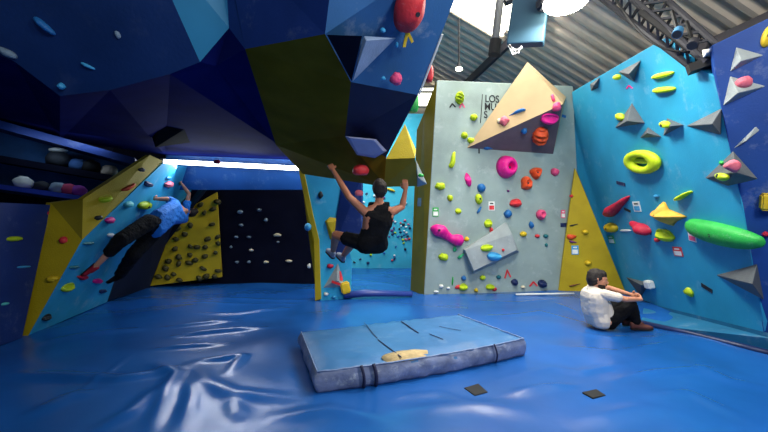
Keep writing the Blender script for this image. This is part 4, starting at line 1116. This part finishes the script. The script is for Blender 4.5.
def face_parts(q, par, s=1.0, beard=False):
    for sg in (1, -1):
        bm = bmesh.new(); r = bmesh.ops.create_uvsphere(bm, u_segments=12, v_segments=8, radius=.012*s); bmesh.ops.translate(bm, vec=q(.078, .008, .032*sg), verts=r['verts']); e = fin('eye', bm, WHITE, par, smooth=True)
        bm = bmesh.new(); r = bmesh.ops.create_uvsphere(bm, u_segments=10, v_segments=6, radius=.006*s); bmesh.ops.translate(bm, vec=q(.087, .008, .033*sg), verts=r['verts']); fin('iris', bm, BLACK, e, smooth=True)
        bm = bmesh.new(); tube_bm(bm, [q(.094, .028, .014*sg), q(.096, .034, .030*sg), q(.082, .030, .05*sg)], [.003, .0045, .002], 6); fin('eyebrow', bm, HAIR, par)
    bm = bmesh.new(); tube_bm(bm, [q(.094, -.058, .024), q(.103, -.058, 0), q(.094, -.058, -.024)], [.002, .004, .002], 6); fin('mouth', bm, mat('lip_tone', (150, 70, 70), .5), par)
def hair_groups(q, s=1.0):
    return [[(q(-.03, .045, 0), .086*s), (q(.03, .062, 0), .066*s)], [(q(-.05, .0, .02), .072*s), (q(-.05, .0, -.02), .072*s), (q(-.04, .05, 0), .082*s)],
            [(q(.062, .075, .025), .026*s), (q(.062, .075, -.025), .026*s), (q(-.02, .09, 0), .05*s)],
            [(q(-.06, -.045, .02), .045*s), (q(-.06, -.045, -.02), .045*s), (q(-.06, .0, 0), .06*s)],
            [(q(.018, .03, .07), .018*s), (q(-.03, .0, .07), .024*s), (q(-.01, .06, .05), .035*s)], [(q(.018, .03, -.07), .018*s), (q(-.03, .0, -.07), .024*s), (q(-.01, .06, -.05), .035*s)]]

def shoe(name, heel, toe, up, m, parent, sole=True):
    h, t_ = V(heel), V(toe); f = (t_-h).normalized(); u = (V(up)-f*V(up).dot(f)).normalized(); r = f.cross(u)
    o = grow(name, [[(h+u*.035, .036), (h+u*.07-f*.005, .034), (h+f*.09+u*.05, .040)], [(h+f*.06+u*.04, .040), (t_-f*.05+u*.03+r*.018, .032), (t_-f*.05+u*.03-r*.018, .032), (t_+u*.022, .022)]], m, parent, .007, 5)
    if sole:
        grow('sole', [[(h+u*.004, .034), (t_-f*.05+r*.018+u*.002, .034), (t_-f*.05-r*.018+u*.002, .034), (t_+u*.003, .024)]], WHITE if sole == 'w' else BLACK, o, .007, 3, cuts=[(h+u*.012, u), (h-u*.006, -u)])
    return o
# ---- person sitting at the right, facing right
def sitting():
    Y = 5.72
    def w(px, py, dy=0): return P(px, py, Y+dy)
    t = empty('person', (w(602, 328).x, Y, 0), 'person in white T-shirt and dark trousers sitting on the mat hugging the knees', 'person')
    hz_ = .125
    hipn, hipf = V((3.13, Y-.11, hz_)), V((3.13, Y+.11, hz_))
    waist = V((3.02, Y, .26)); chest = V((3.01, Y, .46)); neck0 = V((3.00, Y, .57)); head = w(597.5, 280)
    shn, shf = V((3.05, Y-.18, .515)), V((3.06, Y+.18, .53))
    kn, kf = V((3.46, Y-.13, .355)), V((3.47, Y+.10, .365))
    an, af = V((3.53, Y-.12, .085)), V((3.54, Y+.09, .085))
    eln, elf = V((3.31, Y-.25, .46)), V((3.34, Y+.22, .53))
    wrn, wrf = V((3.585, Y-.14, .435)), V((3.60, Y+.10, .455))
    fwd = V((1, -.30, -.12)); HG, q = head_groups(head, fwd, V((.12, 0, 1)), 1.2)
    body = list(HG)
    body += [[(head+V((-.03, 0, -.06)), .054), (neck0, .058)], [(neck0, .055), (shn+V((-.03, .06, .0)), .05), (shf+V((-.03, -.06, .0)), .05), (chest, .1)],
             [(V((3.02, Y-.09, .44)), .11), (V((3.02, Y+.09, .44)), .11), (waist+V((0, -.06, 0)), .11), (waist+V((0, .06, 0)), .11)],
             [(waist, .12), (hipn, .11), (hipf, .11)]]
    for sh, el, wr, k, a, hip in ((shn, eln, wrn, kn, an, hipn), (shf, elf, wrf, kf, af, hipf)):
        body += [[(sh, .055), (el, .040)], [(el, .040), (el.lerp(wr, .35), .038), ], [(el.lerp(wr, .35), .038), (wr, .026)], [(hip, .10), (k, .06)], [(k, .058), (k.lerp(a, .3)+V((-.02, 0, 0)), .052)], [(k.lerp(a, .3)+V((-.02, 0, 0)), .052), (a, .036)], [(a, .036), (a+V((.12, -.01, -.05)), .03)]]
    body += hand_groups(wrn, V((.25, .9, .05)), V((-1, .1, -.3)), V((.1, -.2, 1)), .17, .55)
    body += hand_groups(wrf, V((.25, -.9, .05)), V((-1, -.1, -.3)), V((.1, .2, 1)), .17, .55)
    bo = grow('body', body, SKIN, t, .0055, 4)
    face_parts(q, bo)
    grow('hair', hair_groups(q, 1.22), HAIR, t, .006, 3, fold=.004)
    b_ = grow('beard', [[(q(.062, -.082, 0), .040), (q(.015, -.06, .04), .037), (q(.015, -.06, -.04), .037), (q(.05, -.06, .022), .042), (q(.05, -.06, -.022), .042)], [(q(.094, -.043, .018), .012), (q(.094, -.043, -.018), .012)]], HAIR, t, .006, 3, fold=.003)
    # T-shirt
    sl = lambda sh, el: sh.lerp(el, .62)
    tee = [[(neck0+V((-.02, 0, -.03)), .080), (shn+V((-.02, .05, -.01)), .062), (shf+V((-.02, -.05, -.01)), .062), (chest, .12)],
           [(V((3.00, Y-.09, .45)), .14), (V((3.00, Y+.09, .45)), .14), (waist+V((-.0, -.07, 0)), .15), (waist+V((-.0, .07, 0)), .15)],
           [(waist+V((0, -.07, 0)), .138), (waist+V((0, .07, 0)), .138), (V((3.06, Y-.1, .13)), .135), (V((3.06, Y+.1, .13)), .135)],
           [(V((3.12, Y-.1, .36)), .07), (V((3.12, Y+.1, .36)), .07), (V((3.16, Y-.11, .14)), .10), (V((3.16, Y+.11, .14)), .10)]]
    cuts = [(V((3.1, Y, .03)), V((0, 0, -1))), (neck0+V((.0, 0, .028)), V((.25, 0, 1)))]
    for sh, el in ((shn, eln), (shf, elf)):
        e = sl(sh, el); tee.append([(sh, .074), (e, .066)])
        # sleeve hems are cut flat
    shirt = grow('t_shirt', tee, TEE, t, .007, 5, cuts=cuts, fold=.003)
    # trousers
    tr = []
    for k, a, hip in ((kn, an, hipn), (kf, af, hipf)):
        tr += [[(hip+V((.03, 0, 0)), .118), (hip.lerp(k, .55)+V((0, 0, -.01)), .098), (k, .078)], [(k, .078), (k.lerp(a, .4)+V((-.02, 0, 0)), .078), (a+V((0, 0, .05)), .064)]]
    tr.append([(hipn, .11), (hipf, .11)])
    grow('trousers', tr, BLK, t, .007, 5, cuts=[(V((3.3, Y, .025)), V((0, 0, -1)))], fold=.008)
    for a in (an, af):
        shoe('shoe', V((a.x-.05, a.y, .02)), V((a.x+.20, a.y-.03, .02)), V((0, 0, 1)), mat('brown_shoe', (96, 52, 44), .6, .2, 6), t)
sitting()
# ---- climber in black under the boulder, seen from behind
def climber_black():
    Y = 5.0
    def w(px, py, dy=0): return P(px, py, Y+dy)
    t = empty('person', w(375, 245), 'person in black tank top climbing under the hanging boulder, seen from behind', 'person')
    head = w(379.5, 189, .02); sl_, sr = w(366, 213, -.02), w(391, 212, .04); nk = w(379, 204, .03)
    chest = w(378, 222, .05); waist = w(373, 237, .10); hipl, hipr = w(365, 244, .10), w(379, 244, .2)
    ell, hl = w(349, 197, -.10), w(333, 170, .05)
    elr, hr = w(402, 207, .12), w(405.5, 190, .1)
    kl, kr = w(336, 235, .28), w(352, 244, .52); al, ar = w(333, 252, .68), w(343, 256, .88)
    HG, q = head_groups(head, V((-.15, 1, .35)), V((.0, -.25, 1)), 1.0)
    body = list(HG)+[[(head+V((0, 0, -.06)), .052), (nk, .058)], [(nk, .055), (sl_, .055), (sr, .055), (chest, .10)],
            [(chest+V((-.08, 0, 0)), .10), (chest+V((.08, 0, 0)), .10), (waist+V((-.06, 0, 0)), .095), (waist+V((.06, 0, 0)), .095), (sl_+V((.03, 0, -.05)), .07), (sr+V((-.03, 0, -.05)), .07)],
            [(waist, .12), (hipl, .11), (hipr, .11)]]
    for sh, el, h in ((sl_, ell, hl), (sr, elr, hr)):
        body += [[(sh, .062), (el, .043)], [(el, .043), (el.lerp(h, .3), .042)], [(el.lerp(h, .3), .042), (h, .027)]]
    for hip, k, a in ((hipl, kl, al), (hipr, kr, ar)):
        body += [[(hip, .10), (k, .06)], [(k, .06), (k.lerp(a, .3), .056)], [(k.lerp(a, .3), .056), (a, .037)], [(a, .036), (a+V((-.06, .12, .0)), .028)]]
    body += hand_groups(hl, (hl-ell).normalized()+V((-.1, .4, .2)), V((.2, .8, -.4)), V((1, 0, .2)), .18, .8)
    body += hand_groups(hr, (hr-elr).normalized()+V((-.3, .0, .3)), V((-.3, .8, -.3)), V((-1, .1, .2)), .18, .8)
    bo = grow('body', body, SKIN2, t, .0065, 4); face_parts(q, bo)
    grow('hair', hair_groups(q, 1.06), HAIR, t, .007, 3, fold=.006)
    tank = [[(sl_+V((.035, 0, -.03)), .074), (sr+V((-.035, 0, -.03)), .074), (chest+V((-.07, 0, 0)), .122), (chest+V((.07, 0, 0)), .122)], [(nk+V((-.06, 0, -.06)), .078), (nk+V((.06, 0, -.06)), .078), (chest, .122)], [(nk+V((-.085, .0, .0)), .052), (chest+V((-.07, 0, 0)), .105)], [(nk+V((.085, .0, .0)), .052), (chest+V((.07, 0, 0)), .105)],
            [(chest+V((-.07, 0, 0)), .116), (chest+V((.07, 0, 0)), .116), (waist+V((-.06, 0, 0)), .124), (waist+V((.06, 0, 0)), .124)], [(waist+V((-.055, 0, 0)), .130), (waist+V((.055, 0, 0)), .130), (hipl, .130), (hipr, .130)]]
    grow('tank_top', tank, BLK, t, .007, 5, cuts=[(nk+V((0, 0, .02)), V((0, -.25, 1)))], fold=.004)
    sh = [[(hipl, .12), (hipr, .12), (waist+V((0, 0, -.05)), .11)]]
    for hip, k in ((hipl, kl), (hipr, kr)): sh.append([(hip, .118), (hip.lerp(k, .62), .092)])
    grow('shorts', sh, BLK, t, .007, 4, fold=.008)
    for a in (al, ar): shoe('shoe', a+V((0, -.03, -.08)), a+V((-.10, .17, .0)), V((.2, -.3, 1)), mat('grey_shoe', (140, 150, 175), .6, .2, 6), t)
climber_black()
# ---- climber in blue on the left overhang, back to the room
def climber_blue():
    Y = 6.35
    def w(px, py, dy=0): return P(px, py, Y+dy)
    t = empty('person', w(150, 225), 'person in bright blue T-shirt and black trousers stretched along the light blue overhang', 'person')
    def wl(px, py, off):
        pl = Plane.__new__(Plane); pl.o = PL.o+PL.n*off; pl.n = PL.n; return pl.at(px, py)
    sh1, sh2 = wl(175, 203, .34), wl(184, 219, .40)
    nk = wl(184, 210.5, .40); head = wl(192, 212, .40); chest = wl(171, 213, .42); waist = wl(157, 222, .42)
    h1, h2 = wl(149, 222, .38), wl(153, 233, .40)
    e1, w1 = wl(167, 199, .24), wl(155, 199, .10); e2, w2 = wl(189, 194, .28), wl(182, 184, .10)
    k1, a1 = wl(121, 240, .34), wl(95, 267, .15); k2, a2 = wl(134, 254, .40), wl(119, 276, .22)
    print('blue climber lengths', (sh1-sh2).length, (sh1-e1).length, (e1-w1).length, (h1-k1).length, (k1-a1).length, (k2-a2).length, (sh1-h1).length, waist)
    HG, q = head_groups(head, V((.35, .8, .45)), V((1, -.35, -.05)), 1.0)
    body = list(HG)+[[(head+V((-.06, 0, 0)), .053), (nk, .058)], [(nk, .055), (sh1, .056), (sh2, .056), (chest, .1)],
            [(chest+V((0, .05, .05)), .10), (chest+V((0, -.05, -.05)), .10), (waist+V((0, .04, .04)), .095), (waist+V((0, -.04, -.04)), .095), (sh1, .06), (sh2, .06)], [(waist, .115), (h1, .105), (h2, .105)]]
    for sh, el, h in ((sh1, e1, w1), (sh2, e2, w2)): body += [[(sh, .06), (el, .043)], [(el, .043), (el.lerp(h, .3), .041)], [(el.lerp(h, .3), .041), (h, .027)]]
    for hip, k, a in ((h1, k1, a1), (h2, k2, a2)): body += [[(hip, .10), (k, .062)], [(k, .06), (k.lerp(a, .3), .058)], [(k.lerp(a, .3), .058), (a, .037)], [(a, .036), (a+V((-.08, .0, -.06))-PL.n*.02, .026)]]
    body += hand_groups(w1, V((-.6, .7, .2)), V((-.2, .5, -.7)), V((.2, 0, 1)), .18, .7)
    body += hand_groups(w2, V((-.75, .5, .1)), V((-.3, .5, -.6)), V((-.2, 0, 1)), .18, .7)
    bo = grow('body', body, SKIN, t, .0075, 4); face_parts(q, bo)
    grow('hair', hair_groups(q, 1.04), HAIR, t, .007, 3, fold=.006)
    tee = [[(nk+V((-.05, 0, 0)), .066), (sh1, .07), (sh2, .07), (chest, .13)], [(sh1, .08), (sh2, .085), (chest+V((0, .06, .08)), .145), (chest+V((0, -.06, -.08)), .15)],
           [(chest+V((0, .06, .08)), .145), (chest+V((0, -.06, -.08)), .155), (waist+V((0, .05, .08)), .145), (waist+V((0, -.05, -.12)), .15)], [(waist+V((0, .05, .07)), .145), (waist+V((0, -.06, -.13)), .145), (h1.lerp(h2, .5)+V((.04, 0, .0)), .17)],
           [(sh1, .076), (sh1.lerp(e1, .7), .076)], [(sh2, .078), (sh2.lerp(e2, .62), .08)]]
    ax = (waist-chest).normalized()
    grow('t_shirt', tee, TEEB, t, .008, 5, cuts=[(waist+ax*.11, ax), (nk-ax*.0, -ax+V((0, 0, 0)))] if False else [(waist+ax*.15, ax)], fold=.010)
    tr = [[(h1, .12), (h2, .12), (waist+ax*.06, .13)]]
    for hip, k, a, f in ((h1, k1, a1, 0.42), (h2, k2, a2, .9)):
        e = k.lerp(a, f); tr += [[(hip, .14), (k, .115)], [(k, .115), (e, .09)]]
    grow('trousers', tr, BLK, t, .008, 5, cuts=[(k1.lerp(a1, .42), (a1-k1).normalized())] if False else [], fold=.010)
    for a, tp in ((a1, wl(85, 276, .06)), (a2, wl(108, 284, .10))):
        d = (tp-a).normalized(); shoe('shoe', a-d*.03-PL.n*.05, a+d*.20-PL.n*.05, PL.n, SHOER if a is a1 else BLK, t)
climber_blue()
# ------------------------------------------------------------------ lights, world, camera
def area(name, loc, aim, size, watts, col, sy=None):
    l = bpy.data.lights.new(name, 'AREA'); l.energy = watts; l.color = col; l.size = size
    if sy: l.shape = 'RECTANGLE'; l.size_y = sy
    o = bpy.data.objects.new(name, l); C.objects.link(o); o.location = loc
    o.rotation_euler = (V(aim)-V(loc)).to_track_quat('-Z', 'Y').to_euler()
    return o
WARM, COOL = (1, .96, .86), (.80, .92, 1)
# daylight falling through the roof light
area('skylight_daylight', rp(2.2, 6.6, -.35), rp(2.2, 6.6, -.35)+V((-.1, -.25, -1)), 1.9, 300, WARM, 4.6)
# light from flood lamp and tube, plus fills added where no lamp is
area('flood_light', P(566, 2, 5.1)+V((0, 0, -.05)), (2.4, 4.8, 0), .5, 110, WARM)
area('hall_fill_light', (3.2, .6, 4.6), (2.6, 6.5, 1.4), 1.2, 190, (1, .97, .90))  # added fill, out of view overhead, for the grey and right walls
area('hall_fill_light', (.2, -.6, 4.8), (.8, 7, 1.2), 1.2, 75, COOL)  # second added fill, unseen behind the camera
area('far_fill_light', (-.6, 10.6, 4.6), (-.2, 12.0, 1.2), 1.4, 130, COOL)  # added fill brightening the far wall, no lamp modelled
area('tube_light', (P(163, 161, 8.15)+P(302, 168, 7.95))/2+V((0, -.02, -.06)), V((-2.9, 5.4, .2)), 2.5, 42, (.85, .93, 1), .08)
area('shelf_fill_light', P(60, 138, 6.15), P(60, 170, 6.6), 1.2, 3, (.6, .8, 1), .06)  # added fill for the blue glow in the shelf, no strip lamp there
wd_ = bpy.data.worlds.new('world'); bpy.context.scene.world = wd_; wd_.use_nodes = True
bg = wd_.node_tree.nodes['Background']; bg.inputs['Color'].default_value = (.45, .75, .95, 1); bg.inputs['Strength'].default_value = .10
cd = bpy.data.cameras.new('camera'); cam = bpy.data.objects.new('camera', cd); C.objects.link(cam)
cam.location = EYE; cam.rotation_euler = (math.pi/2, 0, 0); cd.sensor_width = 36; cd.lens = 36*F/768; cd.clip_start = .05
sc = bpy.context.scene; sc.camera = cam
sc.view_settings.view_transform = 'Standard'; sc.view_settings.look = 'None'; sc.view_settings.gamma = 1; sc.view_settings.exposure = 0.0
sc.view_settings.use_curve_mapping = False
sc.cycles.use_denoising = True
